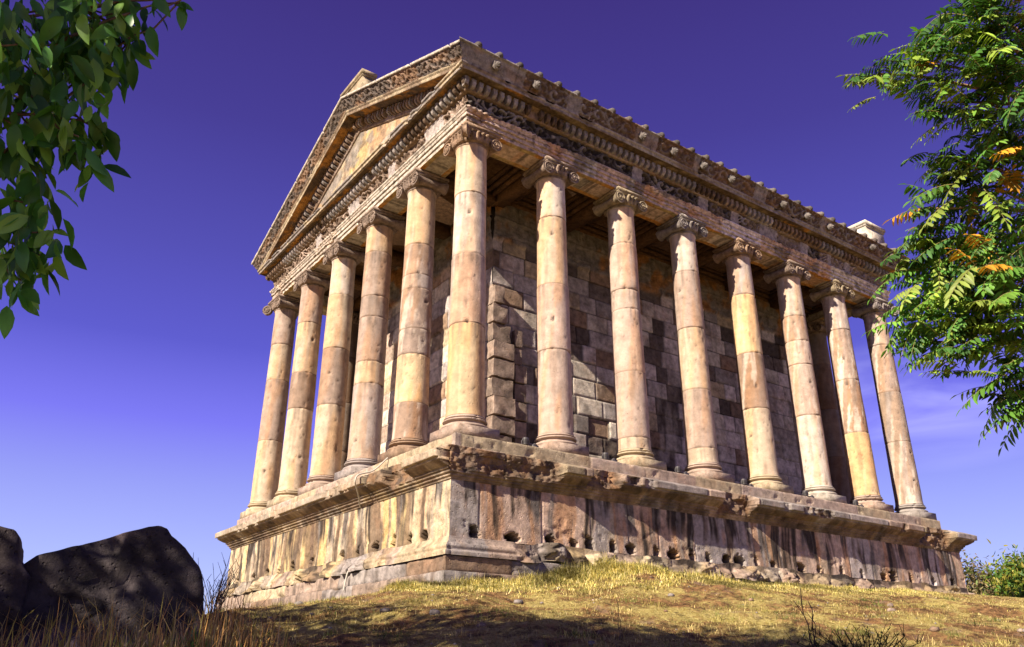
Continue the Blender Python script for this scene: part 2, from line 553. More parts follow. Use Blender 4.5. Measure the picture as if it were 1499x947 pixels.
# ---- die of the podium: tall slabs with streaks of run-off and holes at the foot
HOLES_S = [-.13, .63, 1.34, 1.91, 2.29, 2.80, 3.34, 3.95, 4.49, 4.96, 5.51, 5.95, 6.45, 7.02, 7.52, 8.53, 9.08, 9.92, 10.84, 11.69, 12.15, 12.91, 14.02, 14.89]
HOLES_W = [9.7, 8.52, 7.5, 6.76, 5.95, 4.85, 3.41, 2.63, 2.01, 1.22, .72, .08]
b = MB()
def fn_die(side):
    holes = HOLES_S if side == 'S' else (HOLES_W if side == 'W' else [])
    def f(U, off, z):
        o = off + (fbm(U * 1.3, z * 1.5, 6) - 0.5) * 0.02
        # slab joints at uneven spacing
        js = np.cumsum(0.75 + 0.7 * np.random.default_rng(5 if side == 'S' else 6).random(30)) - 1.4
        d = np.min(np.abs(U[..., None] - js), -1)
        o = o - 0.018 * (1 - sstep(0.005, 0.02, d))
        kk = np.searchsorted(js, U.ravel()).reshape(U.shape)
        t1 = _hash(kk, kk * 0, 61 if side == 'S' else 67); t2 = _hash(kk, kk * 0, 71)
        if side == 'S':
            pal = np.array([PINK * 1.45, PINK * 1.1 + RUST * 0.3, LILAC * 1.45, PINK * 1.4 + RUST * 0.1, GREY * 1.35])
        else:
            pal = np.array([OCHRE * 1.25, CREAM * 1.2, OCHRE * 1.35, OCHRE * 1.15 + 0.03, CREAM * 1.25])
        c = pal[np.minimum((t1 * 5).astype(int), 4)] * (0.88 + 0.2 * t2)[..., None]
        zr = (z + 1.98) / 0.94
        wav = U + 0.03 * np.sin(z * 5 + U * 2) + 0.04 * fbm(U * 2, z * 3, 99)
        s1 = fbm(wav * 4.2, z * 0.35, 33, 4); s2 = fbm(wav * 11, z * 0.6, 35, 3)
        c = mixcol(c, (CREAM * 1.1 if side == 'S' else OCHRE * 1.4), 0.6 * sstep(0.55, 0.7, fbm(wav * 3.1, z * 0.5, 43)))
        c = mixcol(c, RUST * (1.1 if side == 'S' else 0.9), (0.62 if side == 'S' else 0.3) * sstep(0.52, 0.68, fbm(wav * 3.7, z * 0.7 + 4, 53)))
        ln = fbm(U * 2.7, U * 0 + 3, 155, 3)
        c = mixcol(c, BROWN * 0.7, 0.85 * sstep(0.46, 0.60, s1) * sstep(0.0, 0.35, zr - 1.0 + 1.9 * ln))
        c = mixcol(c, DARK * 0.5, 0.95 * sstep(0.49, 0.57, s1 * 0.65 + s2 * 0.35) * sstep(0.0, 0.3, zr - 0.95 + 1.6 * ln))
        c = mixcol(c, GREY * 0.9, 0.5 * sstep(0.55, 0.7, s2))
        if side == 'W':
            c = mixcol(c, BROWN * 0.75, 0.85 * sstep(0.53, 0.60, fbm(wav * 2.6, z * 0.3, 143, 3)))
            c = mixcol(c, DARK, 0.7 * sstep(0.56, 0.63, fbm(wav * 5.6, z * 0.8, 144, 3)) * sstep(0.9, 0.3, zr))
        r = np.random.default_rng(11)
        for h in holes:
            h = h + r.uniform(-0.07, 0.07)
            w = 0.07 + 0.09 * r.random() ** 1.5; hh = 0.07 + 0.11 * r.random(); zc = -1.90 + 0.03 * r.random()
            q = ((U - h + 0.15 * (z - zc)) / w) ** 2 + ((z - zc) / hh) ** 2 + 1.1 * (vn(U * 30, z * 30, 7) - 0.5)
            m = 1 - sstep(0.75, 1.15, q)
            o = o - 0.26 * m
            c = mixcol(c, DARK * 0.35, m)
        # flakes lost from the surface
        fl = sstep(0.66, 0.70, fbm(U * 2.7, z * 4, 81)) * sstep(0.9, 0.1, zr)
        o = o - 0.02 * fl
        return o, z, c
    return f
for k, sd in SP.items():
    stp = 0.022 if k in 'SW' else 0.3
    sweep(b, sd, dense([(0.67, -1.98), (0.67, -1.035)], 0.024 if k in 'SW' else 0.3), stp, fn_die(k), miter=False)
tbuild(b, 'podium_wall', M_STONE)

# ---- cornice of the podium with its lost edges
BRK_S = [(-1.4, 1.50, 0.80), (2.15, 2.90, 0.80), (2.90, 3.30, 1.00), (5.75, 6.75, 0.74), (8.35, 9.45, 1.03), (12.30, 12.55, 0.95), (13.45, 14.9, 0.72)]
BRK_W = [(-1.4, -0.78, 0.80), (0.42, 1.30, 0.78), (1.30, 1.95, 0.95)]
b = MB()
def fn_corn(side):
    br = BRK_S if side == 'S' else (BRK_W if side == 'W' else [])
    def f(U, off, z):
        o = off.copy(); z2 = z.copy()
        cb = np.zeros_like(U)
        for a, e, lim in br:
            ed = 0.10 * (fbm(z * 9, U * 0, 3) - 0.5) + 0.05 * (off - 0.8)
            m = (U > a + ed) & (U < e + ed)
            L = lim + 0.22 * (fbm(U * 3.3, z * 4, 51) - 0.5) + 0.10 * (fbm(U * 11, z * 11, 52) - 0.5)
            hit_ = m & (o > L)
            z2 = np.where(hit_ & (z > -0.62), z - 0.10 * (o - L), z2)
            o = np.where(hit_, L, o)
            cb = np.maximum(cb, hit_ * 1.0)
        o = o + joint(U, 1.62, 0.35, 0.022, 0.03) * (off > 0.67) + (fbm(U * 4, z * 9, 14) - 0.5) * 0.018
        chip = sstep(0.62, 0.72, fbm(U * 2.2, z * 0 + 1, 91)) * (off > 1.0)
        o = o - 0.08 * chip
        c = block_cols(U, 1.62, (PINK, LILAC * 1.1, GREY, CREAM * 0.8), 22, 0.35)
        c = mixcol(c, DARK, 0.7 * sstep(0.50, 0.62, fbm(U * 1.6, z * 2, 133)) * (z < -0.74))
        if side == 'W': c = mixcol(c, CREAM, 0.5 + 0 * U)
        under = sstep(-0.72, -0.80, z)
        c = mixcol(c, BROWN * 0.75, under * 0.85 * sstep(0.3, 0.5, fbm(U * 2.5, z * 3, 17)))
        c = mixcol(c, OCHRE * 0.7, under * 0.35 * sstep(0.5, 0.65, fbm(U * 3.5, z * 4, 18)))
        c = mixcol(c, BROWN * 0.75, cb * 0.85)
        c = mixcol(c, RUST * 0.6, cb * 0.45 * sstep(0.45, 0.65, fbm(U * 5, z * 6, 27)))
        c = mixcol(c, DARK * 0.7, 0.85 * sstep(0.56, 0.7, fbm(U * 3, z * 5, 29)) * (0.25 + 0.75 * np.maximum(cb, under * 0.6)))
        return o, z2, c
    return f
pr = dense([(0.60, -1.045), (0.68, -1.045), (0.69, -1.005), (0.72, -0.995), (0.722, -0.955), (0.76, -0.945), (0.765, -0.905), (0.80, -0.895), (0.805, -0.86), (0.85, -0.845),
            (0.91, -0.81), (0.96, -0.775), (0.98, -0.765), (0.985, -0.73), (1.04, -0.725), (1.05, -0.60), (1.02, -0.585), (0.80, -0.50), (0.46, -0.437)], 0.022)
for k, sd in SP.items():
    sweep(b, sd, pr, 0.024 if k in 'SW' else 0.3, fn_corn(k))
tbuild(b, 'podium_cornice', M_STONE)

# ---- stylobate blocks and floor
b = MB()
def fn_sty(U, off, z):
    o = off + (fbm(U * 3, z * 5, 6) - 0.5) * 0.012 + joint(U, 1.46, -0.38, 0.014, 0.014)
    o = o - 0.03 * sstep(0.68, 0.78, fbm(U * 3.5, z * 6, 71))
    c = block_cols(U, 1.46, (PINK, LILAC * 1.1, PINK * 0.95, PINK * 0.9 + 0.05, CREAM * 0.9), 27, -0.38)
    c = mixcol(c, CREAM, 0.35 * sstep(0.5, 0.7, fbm(U, z * 3, 73)))
    return o, z, c
pr = dense([(0.5, -0.45), (0.5, -0.20), (0.49, -0.19), (0.2, -0.19)], 0.04)
for k, sd in SD.items():
    sweep(b, sd, pr, 0.03 if k in 'SW' else 0.3, fn_sty)
b.box((0.1, 0.1, -0.50), (LX - 0.1, LY - 0.1, -0.192), PINK * 0.8)
tbuild(b, 'stylobate', M_STONE)

# ---- columns
DR = {  # joints of the drums and their colours, bottom drum first, as the photograph shows them
 (0, 0): ([2.02, 3.49, 4.87], [OCHRE * 1.1, PINK * 1.08 + 0.02, WHITE * 1.0, CREAM * 1.05]),
 (1, 0): ([1.96, 3.42, 5.02], [PINK * 1.05, PINK * 1.12, CREAM, WHITE]),
 (2, 0): ([0.48, 1.93, 3.4, 3.88, 5.05], [CREAM, PINK, PINK * 1.1, PINK, PINK * 1.1, WHITE * 0.9]),
 (3, 0): ([0.57, 1.94, 3.46, 4.95], [CREAM, PINK * 0.95, CREAM * 0.98, PINK * 0.9, WHITE * 0.95]),
 (4, 0): ([1.86, 3.29, 4.9], [CREAM * 1.02, BROWN * 1.15, OCHRE * 1.18 + 0.02, LILAC * 1.2]),
 (5, 0): ([2.05, 3.44, 4.11, 4.83], [WHITE, PINK, PINK * 1.1, BROWN * 1.5, WHITE * 0.9]),
 (6, 0): ([1.93, 3.44, 4.94], [OCHRE * 1.12, BROWN * 1.35, PINK * 0.92, GREY * 1.15]),
 (7, 0): ([2.0, 3.48, 4.95], [GREY * 1.0, GREY * 0.85, PINK * 0.85, GREY * 1.1]),
 (0, 1): ([0.99, 2.03, 2.6, 3.53, 3.86, 4.6], [BROWN * 1.25, OCHRE * 1.2, PINK * 0.72, PINK * 0.78, LILAC * 1.1, PINK * 0.8, CREAM * 1.05]),
 (0, 2): ([1.96, 2.49, 3.6, 4.13, 5.3], [LILAC * 1.15, CREAM * 1.05, PINK * 0.85, PINK * 0.75, PINK * 0.8, CREAM]),
 (0, 3): ([1.98, 3.46, 4.95], [CREAM * 1.02, PINK * 0.75, CREAM * 0.95, WHITE]),
 (0, 4): ([2.39, 3.4, 4.87], [CREAM * 1.1, BROWN * 1.1, CREAM, PINK * 0.9]),
 (0, 5): ([1.96, 3.77, 4.88], [CREAM * 1.1, PINK * 0.85, CREAM * 0.95, PINK * 0.9]),
}
def column(ix, iy, x, y):
    seed = ix * 7 + iy * 13 + 1
    joints, cols = DR.get((ix, iy), ([1.95, 3.45, 4.95], [BROWN * 0.8, GREY * 0.6, BROWN * 0.7, GREY * 0.55]))  # far-row drums: deep shade of the colonnade put into their dark colours
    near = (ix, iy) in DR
    seg = 56 if near else 24
    zs = np.arange(0.24, 5.98, 0.05 if near else 0.25)
    extra = []
    for j in joints:
        extra += [j - 0.022, j - 0.010, j, j + 0.010, j + 0.022]
    zs = np.unique(np.round(np.concatenate([zs, extra, [5.98]]), 4))
    rad = 0.352 - 0.042 * (zs / 6.0) ** 1.4
    rad = rad + 0.012 * (1 - sstep(0.24, 0.32, zs)) + 0.018 * sstep(5.9, 5.98, zs)
    th = np.linspace(0, 2 * pi, seg, endpoint=False)
    T, Z = np.meshgrid(th, zs, indexing='ij')
    R = np.tile(rad, (seg, 1))
    cx, cy = np.cos(T) * 2 + seed * 3.1, np.sin(T) * 2
    r = np.random.default_rng(seed)
    dk = np.searchsorted(joints, Z.ravel()).reshape(Z.shape)
    for j in joints:
        d = np.abs(Z - j)
        wob = vn(cx * 2.5, cy * 2.5 + j * 7, seed)
        R = R - (0.008 + 0.020 * sstep(0.5, 0.9, wob)) * (1 - sstep(0.004, 0.018 + 0.02 * sstep(0.6, 0.9, wob), d))
    # drums slightly out of line
    for k in range(len(joints) + 1):
        R = R + (dk == k) * r.uniform(-0.005, 0.005)
    R = R + (fbm(cx * 1.2 + Z * 0.3, cy * 1.2 + Z * 1.7, seed, 3) - 0.5) * 0.012
    pits = sstep(0.76, 0.82, fbm(cx * 4.1 + Z, cy * 4.1 + Z * 7.0, seed + 3, 3))
    R = R - 0.02 * pits
    # a few dowel holes
    dark = pits * 0.5
    for q in range(2 if near else 0):
        tz, tt = r.uniform(0.6, 5.2), r.uniform(pi, 1.75 * pi)
        dd = np.hypot((Z - tz), (T - tt) * 0.34)
        m = 1 - sstep(0.022, 0.05, dd)
        R = R - 0.05 * m; dark = np.maximum(dark, m)
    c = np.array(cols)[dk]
    c = c * 0.62 + c.mean(-1, keepdims=True) * np.array([1.13, 1.0, 0.89]) * 0.38 * 0.97
    pal2 = fbm(cx * 0.9, cy * 0.9 + Z * 0.8, seed + 9, 3)
    c = mixcol(c, c * np.array([1.08, 0.92, 0.75]), sstep(0.45, 0.65, pal2))
    wh = sstep(0.60, 0.66, fbm(cx * 1.5 + 4, cy * 1.5 + Z * 1.6, seed + 15, 4))
    amt = {(6, 0): 0.9, (7, 0): 0.8, (4, 0): 0.55, (0, 1): 0.6, (5, 0): 0.5}.get((ix, iy), 0.15)
    c = mixcol(c, WHITE * 1.1, wh * amt * (np.mean(c, -1) < 0.38))
    c = mixcol(c, DARK, dark)
    c = c * np.array([1.16, 1.10, 1.08])
    c = mixcol(c, BROWN, 0.38 * sstep(0.56, 0.70, fbm(T * 3, Z * 0.6, seed + 29, 4)))
    # grime running down from the joints
    above = np.min(np.where(np.array(joints + [6.0]) >= Z[..., None], np.array(joints + [6.0]) - Z[..., None], 9), -1)
    c = mixcol(c, DARK * 1.4, 0.6 * sstep(0.5, 0.75, fbm(T * 5, Z * 0.25, seed + 31, 3)) * sstep(0.55, 0.0, above))
    jd = np.min(np.abs(Z[..., None] - np.array(joints)), -1)
    c = mixcol(c, BROWN * 0.8, 0.7 * (1 - sstep(0.0, 0.02, jd)))
    P = np.stack([x + R * np.cos(T), y + R * np.sin(T), Z], -1)
    b = MB(); b.grid(P, c, closed_u=True)
    col = tbuild(b, 'column', M_COLUMN, smooth=True)
    # attic base: torus, scotia, torus; its square plinth
    def torus(r0, z0, h, rr, n_=7):
        a = np.linspace(-pi / 2, pi / 2, n_)
        return [(r0 + rr * math.cos(q), z0 + h / 2 + h / 2 * math.sin(q)) for q in a]
    prof = torus(0.378, 0.0, 0.075, 0.062, 9) + [(0.362, 0.078), (0.358, 0.085), (0.350, 0.10), (0.350, 0.118), (0.362, 0.128)] + torus(0.378, 0.13, 0.042, 0.034, 7) + [(0.370, 0.174), (0.368, 0.182)] + torus(0.368, 0.184, 0.028, 0.024, 6) + [(0.36, 0.214), (0.36, 0.243)]
    bc = cols[0] * 0.95 if (ix + iy) % 3 else PINK
    def rf(T_, z_):
        return -0.03 * sstep(0.72, 0.78, fbm(np.cos(T_) * 3 + seed, np.sin(T_) * 3 + z_ * 6, seed + 41, 3)) + 0 * z_
    b = MB(); b.lathe(prof, bc, (x, y, 0), 72 if near else 24, rf)
    base_ = tbuild(b, 'base', M_COLUMN, col)
    b = MB(); b.box((x - 0.455, y - 0.455, -0.189), (x + 0.455, y + 0.455, 0.002), bc * 0.9, 0.006)
    tbuild(b, 'plinth', M_STONE, col)
    # capital
    b = MB()
    cc = {0: PINK * 0.85, 1: BROWN * 1.6, 2: LILAC, 3: CREAM * 0.85}[seed % 4]
    if iy > 0: cc = PINK * 0.8
    cc = cc * 0.85
    b.lathe([(0.325, 5.975), (0.345, 5.985), (0.345, 6.005), (0.328, 6.015), (0.33, 6.03)], cc, (x, y, 0), 40)
    eg = lambda T_, z_: 0.02 * np.abs(np.sin(T_ * 10)) * (np.abs(z_ - 6.10) < 0.065)
    b.lathe([(0.325, 6.03), (0.345, 6.045), (0.375, 6.07), (0.395, 6.10), (0.40, 6.13), (0.385, 6.165), (0.34, 6.17)], cc, (x, y, 0), 60, eg)
    horiz = (ix in (0, 7)) and not (iy in (0, 5))     # volute faces look along x on the short sides
    corner = (ix in (0, 7)) and (iy in (0, 5))
    def scroll(cx_, cy_, nx_, ny_, zc=6.12, R0=0.145, half=0.40, waist=0.095):
        """bolster with its axis along n, a spiral carved on both ends"""
        n_ = np.array([nx_, ny_, 0.0]); t_ = np.array([-ny_, nx_, 0.0]); k_ = np.array([0, 0, 1.0])
        c0 = np.array([cx_, cy_, zc])
        a = np.linspace(-half, half, 15)
        rr = waist + (R0 - waist) * (np.abs(a) / half) ** 3
        rr[[0, -1]] = R0
        thq = np.linspace(0, 2 * pi, 18, endpoint=False)
        Pq = c0 + a[None, :, None] * n_ + rr[None, :, None] * (np.cos(thq)[:, None, None] * t_ + np.sin(thq)[:, None, None] * k_)
        cq = cc * 0.95
        b.grid(Pq, cq, closed_u=True)
        for s_ in (-1, 1):
            ring = np.vstack([Pq[:, -1 if s_ > 0 else 0], (c0 + s_ * (half - 0.012) * n_)[None]])
            b.add(ring, [[i, (i + 1) % 18, 18] for i in range(18)], cq * 0.8)
            ph = np.linspace(0, 2 * pi * 2.3, 44)
            rs = 0.135 * np.exp(-ph * 0.11)
            pts = c0 + s_ * (half + 0.006) * n_ + rs[:, None] * (np.cos(ph)[:, None] * t_ * s_ + np.sin(ph)[:, None] * k_)
            b.tube(pts, np.linspace(0.019, 0.010, 44), cc * 1.05, 6)
            aa = np.linspace(0, pi, 6)
            b.lathe([(0.028 * math.sin(q) + 1e-4, 0.028 * math.cos(q)) for q in aa], cc * 1.1, tuple(c0 + s_ * (half + 0.008) * n_), 10)
    def leaf_tuft(px_, py_, nx_, ny_):
        for s_ in (-1, 0, 1):
            t_ = np.array([-ny_, nx_, 0]) * s_ * 0.11
            p0 = np.array([px_, py_, 6.06]) + t_
            pts = [p0, p0 + np.array([nx_ * 0.03, ny_ * 0.03, 0.10]), p0 + np.array([nx_ * 0.075, ny_ * 0.075, 0.17]), p0 + np.array([nx_ * 0.12, ny_ * 0.12, 0.15])]
            b.tube(pts, [0.03, 0.045, 0.035, 0.012], cc * 1.05, 6)
    if corner:
        sx = -1 if ix == 0 else 1; sy = -1 if iy == 0 else 1
        q = 1 / math.sqrt(2)
        for (nx_, ny_) in ((sx * q, sy * q),):
            # big diagonal volute: two discs either side of the diagonal
            dx_, dy_ = sx * 0.43, sy * 0.43
            scroll(x + dx_, y + dy_, -sy * q, sx * q, 6.12, 0.15, 0.055, 0.12)
        scroll(x - sx * 0.36, y, 0, sy, 6.12, 0.14, 0.39)
        scroll(x, y - sy * 0.36, sx, 0, 6.12, 0.14, 0.39)
        leaf_tuft(x + sx * 0.36, y, sx, 0); leaf_tuft(x, y + sy * 0.36, 0, sy)
        for q_ in (0, 1):
            leaf_tuft(x + sx * 0.26, y + sy * 0.26, sx * q, sy * q)
    elif horiz:
        for s_ in (-1, 1): scroll(x, y + s_ * 0.36, 1, 0)
        b.box((x - 0.375, y - 0.36, 6.15), (x + 0.375, y + 0.36, 6.262), cc)
        for s_ in (-1, 1): leaf_tuft(x + s_ * 0.37, y, s_, 0)
    else:
        for s_ in (-1, 1): scroll(x + s_ * 0.36, y, 0, 1)
        b.box((x - 0.36, y - 0.375, 6.15), (x + 0.36, y + 0.375, 6.262), cc)
        for s_ in (-1, 1): leaf_tuft(x, y + s_ * 0.37, 0, s_)
    if corner:
        b.box((x - 0.38, y - 0.38, 6.15), (x + 0.38, y + 0.38, 6.262), cc)
    b.box((x - 0.42, y - 0.42, 6.258), (x + 0.42, y + 0.42, 6.31), cc * 1.05)
    b.box((x - 0.445, y - 0.445, 6.307), (x + 0.445, y + 0.445, 6.363), cc * 1.1)
    tbuild(b, 'capital', M_CARVED, col)
    return col

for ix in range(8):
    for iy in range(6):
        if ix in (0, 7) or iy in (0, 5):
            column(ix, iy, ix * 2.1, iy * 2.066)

# ---- architrave: beam with three fasciae and a crown moulding
b = MB()
def carved_patch(U, side):
    """blocks whose mouldings still carry the ancient carving (True) or plain restored stone"""
    k = np.floor((U + 1.05 + 0.0) / 2.1 + 0.5)
    return _hash(k, k * 0, 5 if side == 'S' else 8) > 0.42
def fn_arch(side):
    def f(U, off, z):
        bl = _hash(np.floor(U / 1.05), np.floor(U / 1.05) * 0, 18)
        old = (_hash(np.floor((U + 0.3) / 1.55), U * 0, 12) > (0.55 if side == 'S' else 0.85))
        if side == 'S': old = old | (U < 1.9)
        dm = fbm(U * 2.5, z * 5, 37); d2 = fbm(U * 9, z * 14, 38)
        o = off + (d2 - 0.5) * np.where(old, 0.05, 0.008) - np.where(old, 0.045, 0.0) * sstep(0.58, 0.7, dm)
        # bead rows at the fascia joints, leaf row on the crown
        for zb in (6.475, 6.585):
            o = o + 0.018 * np.where(np.abs(z - zb) < 0.016, np.abs(np.sin(U * 32)), 0) * old
        o = o + 0.03 * np.where((z > 6.69) & (z < 6.79), np.abs(np.sin(U * 22)) - 0.5, 0) * old
        o = o + joint(U, 2.1, 0, 0.02, 0.025)
        white = WHITE if side == 'S' else WHITE * 1.0
        c = block_cols(U, 1.05, (PINK * 1.1, LILAC * 1.4, white, WHITE * 0.92, white * 1.05), 63 if side == 'S' else 64)
        c = np.where(old[..., None], mixcol(PINK * 1.2, RUST * 1.1, 0.55 * sstep(0.5, 0.65, dm)), c)
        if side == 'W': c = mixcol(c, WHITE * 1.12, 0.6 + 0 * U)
        c = c * (np.where(old, 1.35, 1.65)[..., None] if side == 'S' else 1.0)  # long side lightened in colour to stand for sunlight the geison keeps off
        c = mixcol(c, GREY * 0.6, 0.75 * sstep(0.56, 0.63, fbm(U * 1.4, z * 2 + 3, 83)) * (side == 'S'))
        c = mixcol(c, DARK, 0.6 * sstep(0.62, 0.72, d2))
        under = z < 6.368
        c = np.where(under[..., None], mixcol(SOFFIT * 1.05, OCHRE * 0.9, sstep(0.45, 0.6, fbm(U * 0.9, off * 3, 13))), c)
        return o, z, c
    return f
pr = dense([(-0.33, 6.78), (-0.33, 6.366), (-0.22, 6.366), (-0.20, 6.385), (0.20, 6.385), (0.22, 6.366), (0.33, 6.366), (0.33, 6.452), (0.315, 6.455), (0.315, 6.468), (0.36, 6.475), (0.36, 6.556), (0.345, 6.559), (0.345, 6.572), (0.39, 6.58), (0.39, 6.655), (0.37, 6.658), (0.37, 6.672), (0.40, 6.675), (0.40, 6.69), (0.415, 6.72), (0.42, 6.73), (0.435, 6.735), (0.435, 6.775), (0.30, 6.775)], 0.018)
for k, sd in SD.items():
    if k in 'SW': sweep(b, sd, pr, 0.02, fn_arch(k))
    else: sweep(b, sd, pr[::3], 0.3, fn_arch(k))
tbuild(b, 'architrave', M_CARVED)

# ---- frieze of acanthus scrolls with plain restored blocks
PLAIN_S = [(4.30, 4.62), (6.6, 6.95), (7.83, 8.13), (8.98, 9.73), (10.76, 11.1), (12.0, 12.2), (12.85, 13.13)]
PLAIN_W = [(0.55, 1.35), (2.7, 3.1), (4.6, 5.3), (7.0, 7.4)]
def scrolls(U, v, w=0.62, seed=0):
    """height 0..1 of a running scroll; v from 0 to 1 across the band"""
    k = np.floor(U / w); sgn = np.where(k % 2 == 0, 1.0, -1.0)
    uc = (k + 0.5) * w
    H = 0.36
    dx = (U - uc); dy = (v - 0.5 - 0.03 * sgn) * H * sgn
    r = np.hypot(dx * 0.85, dy); th = np.arctan2(dy, dx)
    sp = np.cos(th - r * 34.0) * np.clip(1.25 - r / 0.20, 0, 1)
    lf = np.cos(th * 7 + r * 20 + k) * sstep(0.09, 0.14, r) * 0.6
    stem = np.exp(-((dy + 0.13 * np.cos(dx * pi / w * 1.0)) / 0.03) ** 2)
    n_ = fbm(U * 14, v * 6, seed + 2, 3)
    h = np.maximum(sstep(0.05, 0.55, sp), np.maximum(sstep(0.0, 0.5, lf) * 0.8, stem * 0.8)) * (0.55 + 0.9 * (n_))
    h = np.maximum(h, np.exp(-(r / 0.035) ** 2))
    return np.clip(h, 0, 1.2)
b = MB()
def fn_frz(side):
    pl = PLAIN_S if side == 'S' else (PLAIN_W if side == 'W' else [(-2, 40)])
    def f(U, off, z):
        v = (z - 6.77) / 0.36
        m = np.zeros_like(U, bool)
        for a, e in pl: m |= (U > a) & (U < e)
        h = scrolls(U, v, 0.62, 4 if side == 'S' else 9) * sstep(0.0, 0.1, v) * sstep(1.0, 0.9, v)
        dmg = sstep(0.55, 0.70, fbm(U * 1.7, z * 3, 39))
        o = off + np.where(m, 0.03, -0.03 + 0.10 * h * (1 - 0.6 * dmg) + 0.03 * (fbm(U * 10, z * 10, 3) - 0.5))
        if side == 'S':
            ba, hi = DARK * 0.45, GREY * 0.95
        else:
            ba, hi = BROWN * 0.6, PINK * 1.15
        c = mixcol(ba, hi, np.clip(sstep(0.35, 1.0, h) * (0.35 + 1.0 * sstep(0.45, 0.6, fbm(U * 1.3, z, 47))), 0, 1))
        lit = sstep(3.2, 12, U) * 0.6 * sstep(0.45, 0.6, vn(U * 1.5, U * 0, 5)) if side == 'S' else 0 * U
        c = mixcol(c, PINK * 1.1, lit)
        c = np.where(m[..., None], LILAC * (1.15 if side == 'S' else 1.35) * (0.9 + 0.2 * vn(U * 3, z * 2, 5))[..., None], c)
        return o, z, c
    return f
zz = np.linspace(6.77, 7.13, 26)
pr = np.stack([0.335 + 0.06 * ((zz - 6.8) / 0.33) ** 2, zz], -1)
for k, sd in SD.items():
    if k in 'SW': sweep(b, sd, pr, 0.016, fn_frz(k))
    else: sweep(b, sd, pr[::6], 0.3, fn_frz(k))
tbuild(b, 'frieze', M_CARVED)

# ---- bracket band (curved teeth) below the geison
b = MB()
def plain_band(U, off, z):
    c = block_cols(U, 1.05, (BROWN, GREY * 0.9, PINK * 0.8, BROWN * 1.2), 88)
    return off + (fbm(U * 5, z * 9, 8) - 0.5) * 0.015, z, c
pr = dense([(0.36, 7.125), (0.44, 7.135), (0.46, 7.155), (0.46, 7.34), (0.52, 7.37), (0.56, 7.386)], 0.04)
for k, sd in SD.items():
    sweep(b, sd, pr, 0.06 if k in 'SW' else 0.3, plain_band)
def tooth(mb, o, u, n_, w, h, d, c, up_=(0, 0, 1)):
    """S-curved bracket: o = middle of its foot, u along the band, n outwards"""
    o = np.array(o, float); u = np.array(u, float); n_ = np.array(n_, float); k_ = np.array(up_, float)
    pts = [(0.0, 0.0), (d * 0.45, h * 0.02), (d * 0.85, h * 0.22), (d, h * 0.50), (d * 0.93, h * 0.78), (d * 1.02, h), (0, h)]
    V = []
    for s_, sk in ((-0.5, 0.0), (0.5, 0.0)):
        for (a, e) in pts:
            V.append(o + u * (w * s_ * (0.75 + 0.25 * e / h)) + n_ * a + k_ * e)
    N_ = len(pts)
    mb.add(V, [[i, i + 1, N_ + i + 1, N_ + i] for i in range(N_ - 1)], c)
    mb.add(V[:N_], [[0, i, i + 1] for i in range(1, N_ - 1)], c)
    mb.add(V[N_:], [[0, i, i + 1] for i in range(1, N_ - 1)], c)
rr = np.random.default_rng(3)
for k, sd in SD.items():
    (ox, oy), (ux, uy), (nx, ny), L = sd
    nn = int((L + 1.1) / 0.178)
    for i in range(nn + 1):
        U_ = -0.52 + i * (L + 1.04) / nn
        if rr.random() < 0.05 and k in 'SW': continue
        blk = _hash(np.array(math.floor(U_ / 1.05)), np.array(3), 18)
        c = [GREY * 0.9, PINK * 0.75, BROWN * 0.9, LILAC * 1.1, BROWN * 0.55][int(blk * 4.99)] * rr.uniform(0.8, 1.15)
        if k == 'S' and U_ < 0.9: c = LILAC * 1.0
        tooth(b, (ox + ux * U_ + nx * 0.455, oy + uy * U_ + ny * 0.455, 7.155), (ux, uy, 0), (nx, ny, 0), 0.105, 0.19, 0.14, c)
tbuild(b, 'bracket_band', M_CARVED)

# ---- geison (flat projecting slab)
b = MB()
def fn_gei(side):
    def f(U, off, z):
        o = off + joint(U, 2.1, 0.35, 0.02, 0.02) + (fbm(U * 4, z * 8, 55) - 0.5) * 0.014
        o = o - 0.05 * sstep(0.66, 0.75, fbm(U * 2.7, z * 2, 56)) * (off > 0.7)
        c = block_cols(U, 2.1, (LILAC * 1.2, WHITE * 0.85, LILAC * 1.1, WHITE * 0.75), 31, 0.35)
        c = mixcol(c, BROWN * 0.8, 0.65 * sstep(0.46, 0.6, fbm(U * 1.2, z * 4, 57)))
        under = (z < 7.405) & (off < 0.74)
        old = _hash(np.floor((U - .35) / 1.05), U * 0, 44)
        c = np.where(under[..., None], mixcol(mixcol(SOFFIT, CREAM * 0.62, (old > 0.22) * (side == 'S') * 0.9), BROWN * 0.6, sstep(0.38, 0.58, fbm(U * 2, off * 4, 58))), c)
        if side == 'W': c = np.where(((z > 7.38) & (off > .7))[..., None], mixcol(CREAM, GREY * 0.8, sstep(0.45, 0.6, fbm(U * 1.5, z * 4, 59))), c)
        return o, z, c
    return f
pr = dense([(0.45, 7.385), (0.73, 7.40), (0.735, 7.375), (0.755, 7.375), (0.76, 7.45), (0.79, 7.465), (0.80, 7.50), (0.76, 7.51), (0.3, 7.53)], 0.03)
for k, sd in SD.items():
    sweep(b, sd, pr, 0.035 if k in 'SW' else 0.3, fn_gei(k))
tbuild(b, 'geison', M_CARVED)

